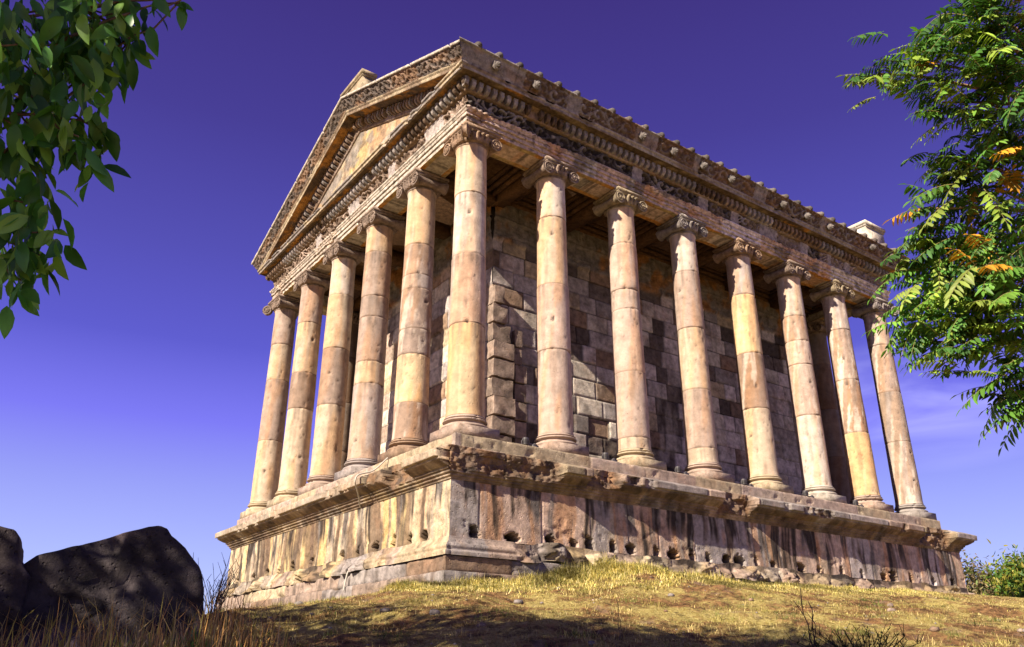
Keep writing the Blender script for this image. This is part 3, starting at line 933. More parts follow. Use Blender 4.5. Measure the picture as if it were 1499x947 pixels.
# ---- eaves sima of the long sides, carved, with lion heads
PL_SIMA = [(-1.0, 0.75), (1.95, 2.3), (4.0, 4.75), (6.0, 6.2), (8.3, 8.8), (11.2, 11.6)]
def fn_sima(side):
    def f(U, off, z):
        v = (z - 7.50) / 0.33
        m = np.zeros_like(U, bool)
        for a, e in PL_SIMA: m |= (U > a) & (U < e)
        h = scrolls(U + 0.31, v, 0.42, 14)
        band = (v > 0.12) & (v < 0.88)
        o = off + np.where(band & ~m, -0.02 + 0.05 * h, 0.0) + (fbm(U * 6, z * 9, 65) - 0.5) * 0.012 + joint(U, 2.1, 0.55, 0.02, 0.03)
        c = mixcol(BROWN * 0.6, GREY * 0.85, sstep(0.4, 1.0, h) * (0.4 + 0.6 * sstep(0.45, 0.6, fbm(U, z, 66))))
        c = np.where(m[..., None], GREY * 0.95, c)
        c = mixcol(c, RUST * 0.7, 0.30 * sstep(0.52, 0.65, fbm(U * 2, z * 5, 67)))
        return o, z, c
    return f
b = MB()
zz = np.linspace(0, 1, 24)
sima_prof = np.stack([0.79 + 0.14 * (zz ** 1.5) + 0.015 * np.sin(zz * pi), 7.50 + 0.33 * zz], -1)
sima_prof = np.vstack([sima_prof, [(0.965, 7.835), (0.97, 7.875), (0.90, 7.885)]])
sweep(b, SD['N'], sima_prof[::4], 0.3, fn_sima('N'))
tbuild(b, 'eaves_sima', M_CARVED)
b = MB(); sweep(b, SD['S'], sima_prof, 0.017, fn_sima('S'))
eaves = tbuild(b, 'eaves_sima', M_CARVED)
def lion_head(x, y, z, ny):
    b = MB()
    c = GREY * 0.62
    def blob(cx, cy, cz, rx, ry, rz, col, seg=12, rough=0.0):
        aa = np.linspace(0.02, pi - 0.02, 9); th = np.linspace(0, 2 * pi, seg, endpoint=False)
        A, T_ = np.meshgrid(aa, th, indexing='xy')
        k = 1 + rough * np.sin(T_ * 7) * np.sin(A)
        P = np.stack([cx + rx * np.sin(A) * np.cos(T_) * k, cy + ry * np.sin(A) * np.sin(T_) * k, cz + rz * np.cos(A) * k], -1)
        P = np.array([x, y, z]) + (P - np.array([x, y, z])) * 0.78
        b.grid(P, col, closed_u=True)
    blob(x, y, z, 0.13, 0.07, 0.14, GREY * 0.6, 28, 0.14)          # mane
    blob(x, y + ny * 0.055, z + 0.005, 0.085, 0.085, 0.095, c)       # face
    blob(x, y + ny * 0.125, z - 0.025, 0.048, 0.055, 0.04, c)        # muzzle
    blob(x, y + ny * 0.11, z - 0.085, 0.04, 0.045, 0.022, c * 0.9)   # lower jaw
    for s_ in (-1, 1):
        blob(x + s_ * 0.075, y + ny * 0.03, z + 0.085, 0.028, 0.02, 0.03, c)
        blob(x + s_ * 0.036, y + ny * 0.118, z + 0.025, 0.016, 0.016, 0.012, DARK)
    tbuild(b, 'lion_head', M_CARVED, eaves, smooth=True)
for i in range(15):
    if i in (2, 3, 8, 12): continue
    lion_head(i * 1.05, -0.90, 7.655, -1)

# ---- pediment (tympanum, raking mouldings) on the short sides
YM = LY / 2; Z_E = 7.50; APEX = 9.93
slope = (APEX - Z_E) / (YM + 0.80)
sang = math.atan(slope)
for xs in (-0.30, LX + 0.30):
    b = MB()
    ys = np.linspace(-0.2, LY + 0.2, 160 if xs < 0 else 8); vs = np.linspace(0, 1, 40 if xs < 0 else 3)
    Yg, Vg = np.meshgrid(ys, vs, indexing='ij')
    top = Z_E + slope * (np.minimum(Yg, LY - Yg) + 0.80) - 0.12
    Zg = 7.50 + (top - 7.50) * Vg
    row = np.floor((Zg - 7.5) / 0.42)
    jx = np.abs(((Yg + row * 0.45) / 1.1) % 1 - 0.5) * 1.1
    dj = np.minimum(0.55 - jx, np.abs(((Zg - 7.5) / 0.42 + 0.5) % 1 - 0.5) * 0.42)
    o = -0.012 * (1 - sstep(0.004, 0.02, dj)) + (fbm(Yg * 3, Zg * 3, 3) - 0.5) * 0.01
    t1 = _hash(np.floor((Yg + row * 0.45) / 1.1), row, 4)
    c = np.array([CREAM * 1.0, CREAM * 0.9, OCHRE * 0.95, WHITE * 0.85])[np.minimum((t1 * 4).astype(int), 3)]
    c = mixcol(c, RUST, 0.5 * sstep(0.55, 0.7, fbm(Yg * 1.2, Zg * 2, 33)))
    c = mixcol(c, BROWN, 0.7 * sstep(0.54, 0.64, fbm(Yg * 3, Zg * 3, 36)))
    c = mixcol(c, GREY * 0.7, 0.8 * sstep(0.55, 0.6, fbm(Yg * 0.9, Zg * 1.4, 38) + 0.12 * Vg))
    sg = -1 if xs < 0 else 1
    b.grid(np.stack([xs + sg * o, Yg, Zg], -1), c)
    tbuild(b, 'tympanum', M_STONE)

def rake(mb, prof, du, fn, xside=-1):
    """profile (off outwards from x=0, h perpendicular height above the raking base line), both slopes"""
    pr = np.array(prof)
    for sgn in (1, -1):
        L = (YM + 0.97) / math.cos(sang)
        nu = max(2, int(L / du)); s = np.linspace(0, 1, nu)[:, None]
        off = pr[None, :, 0] + 0 * s; h = pr[None, :, 1] + 0 * s
        ys = -0.80 - 0.0; # base line starts over the geison tip
        # start: vertical cut at y = -(offset) so the rake meets the eaves; end at the ridge plane
        y0 = -np.maximum(off, 0.0)
        y = y0 + s * (YM - y0)
        o2, h2, c = fn(y / math.cos(sang) * (1 if sgn > 0 else -1) + 20, off, h)
        z = Z_E + slope * (y + 0.80) + h2 / math.cos(sang)
        X = -o2 if xside < 0 else LX + o2
        Yv = y if sgn > 0 else LY - y
        c = np.broadcast_to(np.asarray(c, float), y.shape + (3,))
        mb.grid(np.stack([X + 0 * y, Yv, z], -1), c)

def fn_rs(U, off, h):
    v = h / 0.30
    s_ = scrolls(U, v, 0.40, 24)
    band = (v > 0.10) & (v < 0.85)
    o = off + np.where(band, -0.025 + 0.055 * s_, 0) + (fbm(U * 6, h * 9, 75) - 0.5) * 0.012
    jj = joint(U, 1.9, 0.4, 0.03, 0.04); o = o + jj
    h2 = h + np.where(h > 0.3, jj * 1.0, 0)
    c = mixcol(DARK * 0.9, PINK * 0.7, sstep(0.35, 1.0, s_) * (0.35 + 0.65 * sstep(0.45, 0.6, fbm(U, h, 76))))
    c = mixcol(c, RUST * 0.8, 0.35 * sstep(0.5, 0.62, fbm(U * 1.5, h * 5, 77)))
    c = np.where((h > 0.285)[..., None], WHITE * 1.0, c)
    return o, h2, c
zz = np.linspace(0, 1, 22)
rs_prof = np.vstack([np.stack([0.79 + 0.14 * zz ** 1.5 + 0.015 * np.sin(zz * pi), 0.0 + 0.285 * zz], -1), [(0.965, 0.29), (0.97, 0.345), (0.60, 0.36), (0.0, 0.36)]])
b = MB(); rake(b, rs_prof, 0.017, fn_rs, -1); tbuild(b, 'raking_sima', M_CARVED)
b = MB(); rake(b, rs_prof[::4], 0.3, fn_rs, 1); tbuild(b, 'raking_sima', M_CARVED)
def fn_rg(U, off, h):
    o = off + (fbm(U * 5, h * 9, 85) - 0.5) * 0.014 + joint(U, 1.5, 0.2, 0.02, 0.02)
    c = mixcol(CREAM * 0.9, BROWN * 0.8, 0.8 * sstep(0.45, 0.6, fbm(U * 1.4, h * 6 + off * 4, 86)))
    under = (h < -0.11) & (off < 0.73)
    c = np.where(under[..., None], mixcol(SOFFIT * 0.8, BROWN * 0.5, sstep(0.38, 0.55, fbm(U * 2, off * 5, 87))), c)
    return o, h, c
rg_prof = dense([(0.30, -0.135), (0.72, -0.115), (0.725, -0.14), (0.75, -0.14), (0.755, -0.05), (0.78, -0.04), (0.79, 0.0)], 0.03)
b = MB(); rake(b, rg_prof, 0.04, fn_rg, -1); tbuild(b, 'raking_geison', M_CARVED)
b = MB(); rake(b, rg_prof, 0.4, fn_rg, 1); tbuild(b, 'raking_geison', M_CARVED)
b = MB()
def fn_rb(U, off, h):
    return off + (fbm(U * 5, h * 9, 95) - 0.5) * 0.02, h, mixcol(BROWN * 0.9, PINK * 0.8, sstep(0.4, 0.6, fbm(U * 2, h * 5, 96)))
rb_prof = dense([(0.28, -0.46), (0.34, -0.44), (0.35, -0.38), (0.36, -0.36), (0.36, -0.15), (0.42, -0.13)], 0.04)
rake(b, rb_prof, 0.05, fn_rb, -1)
for sgn in (1, -1):
    nn = 31
    for i in range(nn):
        y = 0.75 + i * (YM - 0.80) / (nn - 1)
        zb = Z_E + slope * (y + 0.80) - 0.36 / math.cos(sang)
        yy = y if sgn > 0 else LY - y
        c = [BROWN * 0.8, GREY * 0.8, BROWN * 1.1, PINK * 0.6][i % 4] * rr.uniform(0.8, 1.2)
        if rr.random() < 0.08: continue
        tooth(b, (-0.355, yy, zb), (0, cos(sang), sin(sang) * sgn), (-1, 0, 0), 0.10, 0.20, 0.15, c, (0, -sin(sang) * sgn, cos(sang)))
tbuild(b, 'raking_bracket_band', M_CARVED)

# ---- roof slabs, cover tiles with rounded ends over the eaves
b = MB()
for sgn in (1, -1):
    def ry(y): return y if sgn > 0 else LY - y
    xs = np.linspace(-0.80, LX + 0.80, 60); ys = np.linspace(-0.90, YM, 30)
    X_, Y_ = np.meshgrid(xs, ys, indexing='ij')
    Z_ = 7.87 + slope * (Y_ + 0.95) + 0.01 * np.sin(Y_ * 9)
    b.grid(np.stack([X_, ry(Y_), Z_], -1), PINK * 0.7)
    nt = 31
    for i in range(nt):
        x = -0.48 + i * 0.53
        if x > LX + 0.7: break
        p0 = np.array([x, ry(-0.94), 7.905]); p1 = np.array([x, ry(YM), 7.87 + slope * (YM + 0.95)])
        ts = np.linspace(0, 1, 16)
        pts = p0 + (p1 - p0) * ts[:, None]
        cc_ = GREY * rr.uniform(0.3, 0.6)
        b.tube(pts, np.r_[0.088, 0.085, np.full(14, 0.078)], cc_, 10)
        # rounded cap at the eaves end
        aa = np.linspace(0.05, pi - 0.05, 7)
        b.lathe([(0.085 * math.sin(q), 0.080 * math.cos(q)) for q in aa], cc_ * 0.9, (x, ry(-0.93), 7.925), 10)
roof = tbuild(b, 'roof', M_STONE)
b = MB()
ts = np.linspace(-0.8, LX + 0.8, 40)
b.tube(np.stack([ts, 0 * ts + YM, 0 * ts + 7.87 + slope * (YM + 0.95) + 0.02], -1), 0.13, LILAC, 10)
tbuild(b, 'ridge_tile', M_STONE, roof)

# ---- acroterion pedestals: on the near gable and the far corner
def pedestal(lo, hi, c):
    b = MB(); lo = np.array(lo); hi = np.array(hi)
    h = hi[2] - lo[2]
    b.box(lo, (hi[0], hi[1], hi[2] - 0.17), c)
    b.box((lo[0] - 0.03, lo[1] - 0.03, hi[2] - 0.172), (hi[0] + 0.03, hi[1] + 0.03, hi[2] - 0.10), c * 0.8)
    b.box((lo[0] - 0.06, lo[1] - 0.06, hi[2] - 0.102), (hi[0] + 0.06, hi[1] + 0.06, hi[2]), c * 1.05)
    tbuild(b, 'acroterion_pedestal', M_STONE)
pedestal((-0.62, 4.62, 9.9), (-0.28, 5.90, 11.02), CREAM * 0.75)
pedestal((14.35, -0.45, 7.9), (15.35, 0.35, 9.02), WHITE * 1.15)

# ---- cella (inner walls)
def wall_cols(Uc, Z, seed, pal, var=0.15):
    ch = 0.457
    row = np.floor((Z + 0.19) / ch)
    o = np.zeros_like(Uc); c = np.zeros(Uc.shape + (3,))
    pal = np.array(pal)
    for r_ in range(int(row.min()), int(row.max()) + 1):
        m = row == r_
        if not m.any(): continue
        g_ = np.random.default_rng(seed * 100 + r_)
        ed = np.cumsum(g_.uniform(0.4, 0.95, 40)) - 1.0
        u = Uc[m]; k = np.searchsorted(ed, u)
        pick = g_.integers(0, len(pal), 60); br = g_.uniform(1 - var, 1 + var, 60); st = g_.normal(0, 0.008, 60)
        dj = np.minimum(np.abs(u - ed[np.clip(k, 0, 39)]), np.abs(u - ed[np.clip(k - 1, 0, 39)]))
        zz_ = (Z[m] + 0.19) / ch - r_
        dz = np.minimum(zz_, 1 - zz_) * ch
        ragged = 0.02 * (fbm(u * 5, Z[m] * 5, 5) - 0.4) * (pick[k] >= len(pal) - 2)
        d = np.minimum(dj, dz) - np.maximum(ragged, 0)
        oo = 1.8 * st[k] - 0.035 * (1 - sstep(0.006, 0.024, d))
        rough = pick[k] >= len(pal) - 2
        oo = oo + np.where(rough, -0.03 + 0.08 * (fbm(u * 4, Z[m] * 4, seed + 3) - 0.5), 0)
        o[m] = oo; c[m] = pal[pick[k]] * br[k][:, None] * (1 - 0.75 * (1 - sstep(0.004, 0.02, d)))[:, None]
    return o, c
cella = MB()
CX0, CX1, CY0, CY1 = 2.02, 13.7, 2.15, 8.18
def cella_wall(mb, O, Ud, Nd, L, du, seed, pal):
    us = np.linspace(0, L, int(L / du) + 2); zs = np.arange(-0.19, 6.76, du)
    Ug, Zg = np.meshgrid(us, zs, indexing='ij')
    o, c = wall_cols(Ug, Zg, seed, pal)
    c = mixcol(c, DARK, 0.5 * sstep(0.54, 0.70, fbm(Ug * 1.8, Zg * 0.8, seed + 70)))
    c = mixcol(c, WHITE * 0.85, 0.5 * sstep(0.56, 0.64, fbm(Ug * 1.6, Zg * 0.5, seed + 60)) * sstep(3.5, 1.5, Zg))
    topz = sstep(5.55, 5.65, Zg)
    c = mixcol(c, mixcol(GREY * 0.5, RUST * 0.6, sstep(0.5, 0.7, fbm(Ug * 2, Zg * 2, 5))), topz)
    o = o + topz * 0.05 + sstep(6.1, 6.15, Zg) * 0.06 + topz * 0.09 * (fbm(Ug * 6, Zg * 6, 15) - 0.5)
    o = o + 0.05 * (Zg < 0.15)
    c = c * 1.3
    P = np.stack([O[0] + Ud[0] * Ug + Nd[0] * o, O[1] + Ud[1] * Ug + Nd[1] * o, Zg], -1)
    mb.grid(P, c)
cella_wall(cella, (CX0, CY0), (1, 0), (0, -1), CX1 - CX0, 0.028, 3, (GREY * 1.35, LILAC * 1.5, GREY * 1.1, WHITE * 0.85, WHITE * 0.95, LILAC * 1.35, GREY * 1.2, CREAM * 0.8, GREY * 0.7, BROWN * 0.8, DARK * 1.3, DARK * 0.8))
cella_wall(cella, (CX0, CY0), (0, 1), (-1, 0), CY1 - CY0, 0.035, 5, (CREAM * 1.1, WHITE * 1.1, WHITE, PINK * 0.9, LILAC * 1.1, CREAM * 0.8, BROWN * 1.1))
cella.box((CX0 + 0.08, CY0 + 0.08, -0.19), (CX1 - 0.0, CY0 + 0.85, 6.75), GREY * 0.7)
cella.box((CX0 + 0.08, CY1 - 0.85, -0.19), (CX1 - 0.0, CY1, 6.75), GREY * 0.7)
cella.box((CX0 + 0.08, CY0 + 0.87, -0.19), (CX0 + 0.85, CY1 - 0.87, 6.75), GREY * 0.7)
tbuild(cella, 'cella_wall', M_STONE)
# ruined ancient blocks of the corner pilaster
def rough_block(mb, lo, hi, c, seed, amp=0.028):
    lo = np.array(lo, float); hi = np.array(hi, float)
    n_ = 7; ax = np.linspace(0, 1, n_)
    faces = []
    for a in range(3):
        for s_ in (0, 1):
            U_, V_ = np.meshgrid(ax, ax, indexing='ij')
            Q = np.zeros((n_, n_, 3)); o1, o2 = [i for i in range(3) if i != a]
            Q[..., a] = s_; Q[..., o1] = U_; Q[..., o2] = V_
            Pq = lo + Q * (hi - lo)
            ctr = (lo + hi) / 2
            e = np.sort(np.abs(Q - 0.5) * 2, axis=-1)
            edge = sstep(0.85, 1.0, e[..., 1]) * 0.012
            nzv = np.array([fbm(Pq[..., 0] * 5 + seed + k * 9, Pq[..., 2] * 5 + Pq[..., 1] * 4, seed + k, 3) - 0.5 for k in range(3)])
            Pq = Pq + np.moveaxis(nzv, 0, -1) * amp * 2
            d = Pq - ctr
            Pq = Pq - d / (np.linalg.norm(d, axis=-1, keepdims=True) + 1e-6) * edge[..., None]
            faces.append(Pq)
            mb.grid(Pq, mixcol(c, c * 0.7, sstep(0.4, 0.7, fbm(Pq[..., 0] * 4, Pq[..., 2] * 4, seed, 3))))
b = MB()
zc = -0.188
hs = [0.92, 0.40, 0.44, 0.44, 0.44, 0.42, 0.44, 0.48, 0.45]
for i, h in enumerate(hs):
    w = [0.54, 0.60, 0.60, 0.56, 0.58, 0.56, 0.50, 0.38, 0.28][i]
    rough_block(b, (1.90 - 0.02 * (i % 2), 1.92 - 0.03 * (i % 3), zc), (1.90 + w, 2.14, zc + h - 0.025), PINK * (0.62 + 0.10 * ((i * 7) % 3)), 50 + i)
    if i < 7:
        rough_block(b, (2.56, 1.98 + 0.03 * (i % 2), zc), (2.90 - (0.12 * (i > 4)), 2.14, zc + h - 0.02), PINK * (0.7 + 0.08 * ((i * 5) % 3)), 80 + i, 0.02)
    zc += h
tbuild(b, 'corner_pilaster', M_STONE)

# ---- ceiling of the colonnade with beams and sunk panels
b = MB()
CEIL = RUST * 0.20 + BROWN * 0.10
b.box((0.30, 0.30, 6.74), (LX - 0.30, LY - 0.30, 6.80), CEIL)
for ix in range(0, 8):
    x = ix * 2.1
    for (y0, y1) in ((0.33, CY0), (CY1, LY - 0.33)):
        b.box((x - 0.16, y0, 6.45), (x + 0.16, y1, 6.74), CEIL * 1.2, 0.01)
for iy in range(0, 6):
    y = iy * 2.066
    b.box((0.33, y - 0.16, 6.45), (CX0, y + 0.16, 6.742), CEIL * 1.2, 0.01)
for ix in range(0, 7):
    for (y0, y1) in ((0.36, CY0 - 0.05),):
        x0 = ix * 2.1 + 0.18; x1 = x0 + 2.1 - 0.36
        for q in range(3):
            ins = 0.10 + 0.16 * q
            if ins > 0.5: break
            zt = 6.738 - 0.05 * (3 - q)
            for (a0, a1, c0, c1) in ((x0 + ins - 0.1, x1 - ins + 0.1, y0 + ins - 0.1, y0 + ins), (x0 + ins - 0.1, x1 - ins + 0.1, y1 - ins, y1 - ins + 0.1),
                                     (x0 + ins - 0.1, x0 + ins, y0 + ins, y1 - ins), (x1 - ins, x1 - ins + 0.1, y0 + ins, y1 - ins)):
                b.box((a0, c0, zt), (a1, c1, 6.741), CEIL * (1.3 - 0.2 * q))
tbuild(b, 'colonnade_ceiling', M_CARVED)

# =================================================================== SMALL THINGS ON THE TEMPLE
def floodlight(x, y, label):
    root = empty('floodlight', (x, y, -0.189))
    tag(root, label, 'floodlight', 'floodlights on the stylobate')
    dk = np.array([0.05, 0.045, 0.05])
    b = MB()
    # round lamp body lying on its back, finned
    for i in range(6):
        r0 = 0.075 - 0.006 * abs(i - 2)
        b.lathe([(0.001, 0.0), (r0, 0.0), (r0, 0.012), (0.001, 0.012)], dk, (-0.02 + 0 * i, 0, 0.06 + i * 0.018), 16)
    b.lathe([(0.06, 0.05), (0.06, 0.17)], dk * 1.5, (-0.02, 0, 0), 14)
    b.build('lamp_body', M_METAL, root)
    b = MB(); b.tube([(-0.10, 0, 0.0), (-0.11, 0, 0.10), (-0.06, 0, 0.17), (0.02, 0, 0.17), (0.07, 0, 0.10), (0.06, 0, 0.0)], 0.008, dk * 2, 6)
    b.build('bracket', M_METAL, root)
    b = MB()
    t = np.linspace(0, 4 * pi, 40)
    b.tube(np.stack([0.16 + 0.07 * np.cos(t), 0.055 * np.sin(t), 0.02 + 0.05 * t / (4 * pi) + 0.015 * np.sin(3 * t)], -1), 0.010, np.array([0.12, 0.11, 0.12]), 6)
    b.build('cable_coil', M_CABLE, root)
    b = MB(); b.box((0.10, -0.06, 0.0), (0.24, 0.06, 0.055), dk * 1.3, 0.004)
    b.build('ballast_box', M_METAL, root)
FL = [(1.12, 'between the corner column and its right-hand neighbour'),
      (3.08, 'between the second and third columns right of the corner'),
      (5.12, 'between the third and fourth columns right of the corner'),
      (7.22, 'between the fourth and fifth columns right of the corner'),
      (9.45, 'between the fifth and sixth columns right of the corner'),
      (11.5, 'between the sixth and seventh columns right of the corner')]
for x, w in FL:
    floodlight(x, -0.36, 'black floodlight ' + w)

# pale cable hanging down the short side of the podium
b = MB()
pts = np.array([(-0.52, 1.95, -0.17), (-0.80, 1.96, -0.47), (-1.13, 1.97, -0.57), (-1.16, 1.98, -0.72), (-1.02, 2.15, -0.82), (-0.86, 2.38, -0.92), (-0.72, 2.62, -1.02), (-0.58, 2.74, -1.06),
                (-0.535, 2.76, -1.2), (-0.53, 2.72, -1.5), (-0.53, 2.60, -1.78), (-0.60, 2.55, -1.93), (-0.72, 2.60, -2.08), (-0.85, 2.66, -2.24), (-0.90, 2.68, -2.6)])
tt = np.linspace(0, 1, len(pts)); q = np.linspace(0, 1, 90)
P_ = np.stack([np.interp(q, tt, pts[:, i]) for i in range(3)], -1)
for _ in range(3): P_[1:-1] = (P_[:-2] + P_[1:-1] * 2 + P_[2:]) / 4
b.tube(P_, 0.016, np.array([0.5, 0.47, 0.42]), 8)
o = b.build('hanging_cable', M_CABLE, origin=(-0.9, 2.68, -2.6))
tag(o, 'pale cable hanging over the cornice down the short sunlit side of the podium', 'cable')

# =================================================================== BOULDERS
def boulder(name, outline, depth, back, c, label, seed):
    """outline: (x along the face, z) points; face runs along axis a, body goes back along bdir"""
    (p0, ax, bd) = back
    p0 = np.array(p0, float); ax = np.array(ax, float); bd = np.array(bd, float)
    ol = np.array(outline, float)
    # resample the outline
    cl = np.vstack([ol, ol[:1]]); sl_ = np.r_[0, np.cumsum(np.linalg.norm(np.diff(cl, axis=0), axis=1))]
    q = np.linspace(0, sl_[-1], 181)[:-1]
    ring = np.stack([np.interp(q, sl_, cl[:, 0]), np.interp(q, sl_, cl[:, 1])], -1)
    ctr = ring.mean(0)
    layers = [(0.001, 0.0), (0.25, 0.0), (0.45, 0.0), (0.65, 0.0), (0.80, 0.0), (0.92, 0.0), (0.985, 0.005), (1.0, 0.03)]
    for d in np.linspace(0.18, depth - 0.15, 12): layers.append((1.0 + 0.0 * d, d))
    layers += [(0.97, depth - 0.04), (0.85, depth), (0.5, depth), (0.001, depth)]
    Pq = []
    for s_, d in layers:
        r_ = ctr + (ring - ctr) * s_
        Pq.append(p0 + r_[:, :1] * ax + bd * d + np.array([0, 0, 1.0]) * r_[:, 1:])
    Pq = np.stack(Pq, 1)
    nx_ = fbm(Pq[..., 0] * 1.6 + Pq[..., 1] * 1.1 + seed, Pq[..., 2] * 1.7, seed, 5) - 0.5
    ny_ = fbm(Pq[..., 1] * 1.9 + seed + 5, Pq[..., 2] * 2.1 + Pq[..., 0], seed + 3, 5) - 0.5
    nz_ = fbm(Pq[..., 0] * 2.1 + seed, Pq[..., 1] * 2.1, seed + 7, 5) - 0.5
    Pq = Pq + np.stack([nx_ * 0.10, ny_ * 0.22, nz_ * 0.05], -1)
    ch = sstep(0.6, 0.75, fbm(Pq[..., 0] * 2.2 + Pq[..., 1] * 2, Pq[..., 2] * 3, seed + 11, 3))
    Pq = Pq + ch[..., None] * bd * 0.09
    cc_ = mixcol(c, c * np.array([3.0, 2.7, 2.8]), 0.85 * sstep(0.50, 0.62, fbm(Pq[..., 0] * 1.3 + Pq[..., 1], Pq[..., 2] * 1.3, seed + 21, 4)))
    b = MB(); b.grid(Pq, cc_, closed_u=True)
    org = Pq.reshape(-1, 3)[:, :].mean(0); org[2] = Pq[..., 2].min()
    o = b.build(name, M_ROCK, smooth=False, origin=org)
    tag(o, label, 'boulder')
    return o
# face axis of the boulder: roughly across the view of someone coming up the hill
boulder('stone_boulder', [(0.0, -3.9), (0.0, -3.05), (0.10, -2.95), (0.55, -2.79), (1.02, -2.62), (1.12, -2.60), (1.20, -2.63), (1.24, -2.69), (1.42, -2.80), (1.58, -2.98), (1.66, -3.20), (1.665, -3.5), (1.60, -3.9)],
        1.5, ((-6.78, -3.10, 0), (0.985, -0.17, 0), (0.15, 0.985, 0)), np.array([0.062, 0.050, 0.054]),
        'big dark fallen stone block with a slanting flat top, left of the temple podium', 5)
boulder('stone_boulder', [(-1.3, -3.9), (-1.3, -2.70), (-0.3, -2.68), (-0.1, -2.73), (-0.04, -2.80), (-0.02, -2.98), (0.12, -3.15), (0.12, -3.9)],
        1.2, ((-6.80, -3.2, 0), (0.985, -0.17, 0), (0.15, 0.985, 0)), np.array([0.055, 0.042, 0.046]),
        'dark stone block cut by the left edge of the photo, behind the big slanting one', 15)

# =================================================================== GRASS
def blades(n_, xy, h, w, cols, lean=0.5, seed=0, droop=0.35):
    """n blades as 2-segment strips; xy (n,2), h (n,), cols (n,3)"""
    g_ = np.random.default_rng(seed)
    x, y = xy[:, 0], xy[:, 1]
    z = ground_z(x, y) - 0.01
    a = g_.uniform(0, 2 * pi, n_)
    d = np.stack([np.cos(a), np.sin(a), 0 * a], -1)
    s_ = np.stack([-np.sin(a + g_.uniform(-0.8, 0.8, n_)), np.cos(a), 0 * a], -1)
    ln = g_.uniform(0.05, lean, n_)[:, None]
    p0 = np.stack([x, y, z], -1)
    H = h[:, None]
    k = np.array([0, 0, 1.0])
    p1 = p0 + H * (0.55 * k + 0.30 * ln * d)
    p2 = p0 + H * ((1.0 - droop * ln) * k + 1.0 * ln * d)
    W_ = w[:, None] if np.ndim(w) else w
    V = np.stack([p0 - s_ * W_, p0 + s_ * W_, p1 - s_ * W_ * 0.8, p1 + s_ * W_ * 0.8, p2], 1)
    F4 = np.array([[0, 1, 3, 2]]); F3 = np.array([[2, 3, 4]])
    base_ = (np.arange(n_) * 5)[:, None, None]
    return V.reshape(-1, 3), (F4[None] + base_).reshape(-1, 4), (F3[None] + base_).reshape(-1, 3), np.repeat(cols, 5, 0)

def add_blades(mb, *a, **k):
    V, f4, f3, c = blades(*a, **k)
    st = mb.n
    mb.add(V, f4, c)
    mb.loops.append((f3 + st).ravel()); mb.sizes.append(np.full(len(f3), 3))

def pick(pal, n_, g_, var=0.25):
    pal = np.array(pal)
    return pal[g_.integers(0, len(pal), n_)] * g_.uniform(1 - var, 1 + var, (n_, 1))

STRAW = [(0.74, 0.60, 0.24), (0.66, 0.54, 0.20), (0.80, 0.68, 0.36), (0.52, 0.46, 0.14), (0.24, 0.20, 0.06)]
SOILY = [(0.42, 0.28, 0.14), (0.30, 0.19, 0.09), (0.50, 0.36, 0.18), (0.20, 0.20, 0.06)]
GREEN = [(0.08, 0.28, 0.06), (0.14, 0.36, 0.07), (0.26, 0.38, 0.08), (0.06, 0.20, 0.04)]
def inside(x, y):
    return (x > -0.80) & (x < 15.55) & (y > -0.80) & (y < 10.7)

g_ = np.random.default_rng(31)
gb = MB()
# short straw over the whole hill in view, denser close to the eye
N = 420000
dd = 3.5 + 26 * g_.random(N) ** 1.5; az = YAW + radians(40) * (2 * g_.random(N) - 1)
xy = np.stack([CAM[0] + dd * np.cos(az), CAM[1] + dd * np.sin(az)], -1)
keep = ~inside(xy[:, 0], xy[:, 1]) & (fbm(xy[:, 0] * 1.3, xy[:, 1] * 1.3, 41) + 0.22 * (g_.random(N) - 0.5) > 0.50)
xy = xy[keep]; dk_ = dd[keep]; N = len(xy)
add_blades(gb, N, xy, 0.015 + 0.055 * g_.random(N) ** 2, 0.0010 + 0.00013 * dk_, pick(STRAW, N, g_, 0.5), lean=2.7, seed=1, droop=0.34)
# brownish litter
N = 110000
dd = 3.5 + 14 * g_.random(N) ** 1.3; az = YAW + radians(40) * (2 * g_.random(N) - 1)
xy = np.stack([CAM[0] + dd * np.cos(az), CAM[1] + dd * np.sin(az)], -1)
k_ = ~inside(xy[:, 0], xy[:, 1]); xy = xy[k_]; dd = dd[k_]; N = len(xy)
add_blades(gb, N, xy, 0.015 + 0.05 * g_.random(N) ** 2, 0.0012 + 0.00014 * dd, pick(SOILY, N, g_, 0.5), lean=2.8, seed=2, droop=0.33)
o = gb.build('dry_grass', M_GRASS)
tag(o, 'short dry straw-coloured grass scattered over the hillside', 'grass', kind='stuff')

# tall yellow tufts along the foot of the podium
gb = MB()
cen = []
for i in range(520):
    u = g_.random()
    x = -1.8 + 14 * g_.random() ** 1.7
    y = -0.95 - 1.9 * g_.random() ** 1.4 * (1 if x > -0.5 else 0.6)
    cen.append((x, y, 0.09 + 0.17 * g_.random() * math.exp(-((x - 2.5) / 3.4) ** 2) + 0.03))
for i in range(120):
    cen.append((-0.95 - 0.35 * g_.random(), -1 + 12 * g_.random(), 0.07 + 0.06 * g_.random()))
for i in range(90):
    cen.append((0.8 + 2.3 * g_.random(), -1.0 - 0.7 * g_.random(), 0.24 + 0.10 * g_.random()))
cen = np.array(cen)
cen[:, 2] *= np.where(cen[:, 1] < -1, 0.35 + 0.85 * np.exp(-np.maximum(-1.2 - cen[:, 1], 0) / 0.6), 1.0)
per = 120
N = len(cen) * per
xy = np.repeat(cen[:, :2], per, 0) + g_.normal(0, 0.10, (N, 2))
h = np.repeat(cen[:, 2], per) * g_.uniform(0.5, 1.25, N)
k_ = ~inside(xy[:, 0], xy[:, 1]); xy = xy[k_]; h = h[k_]
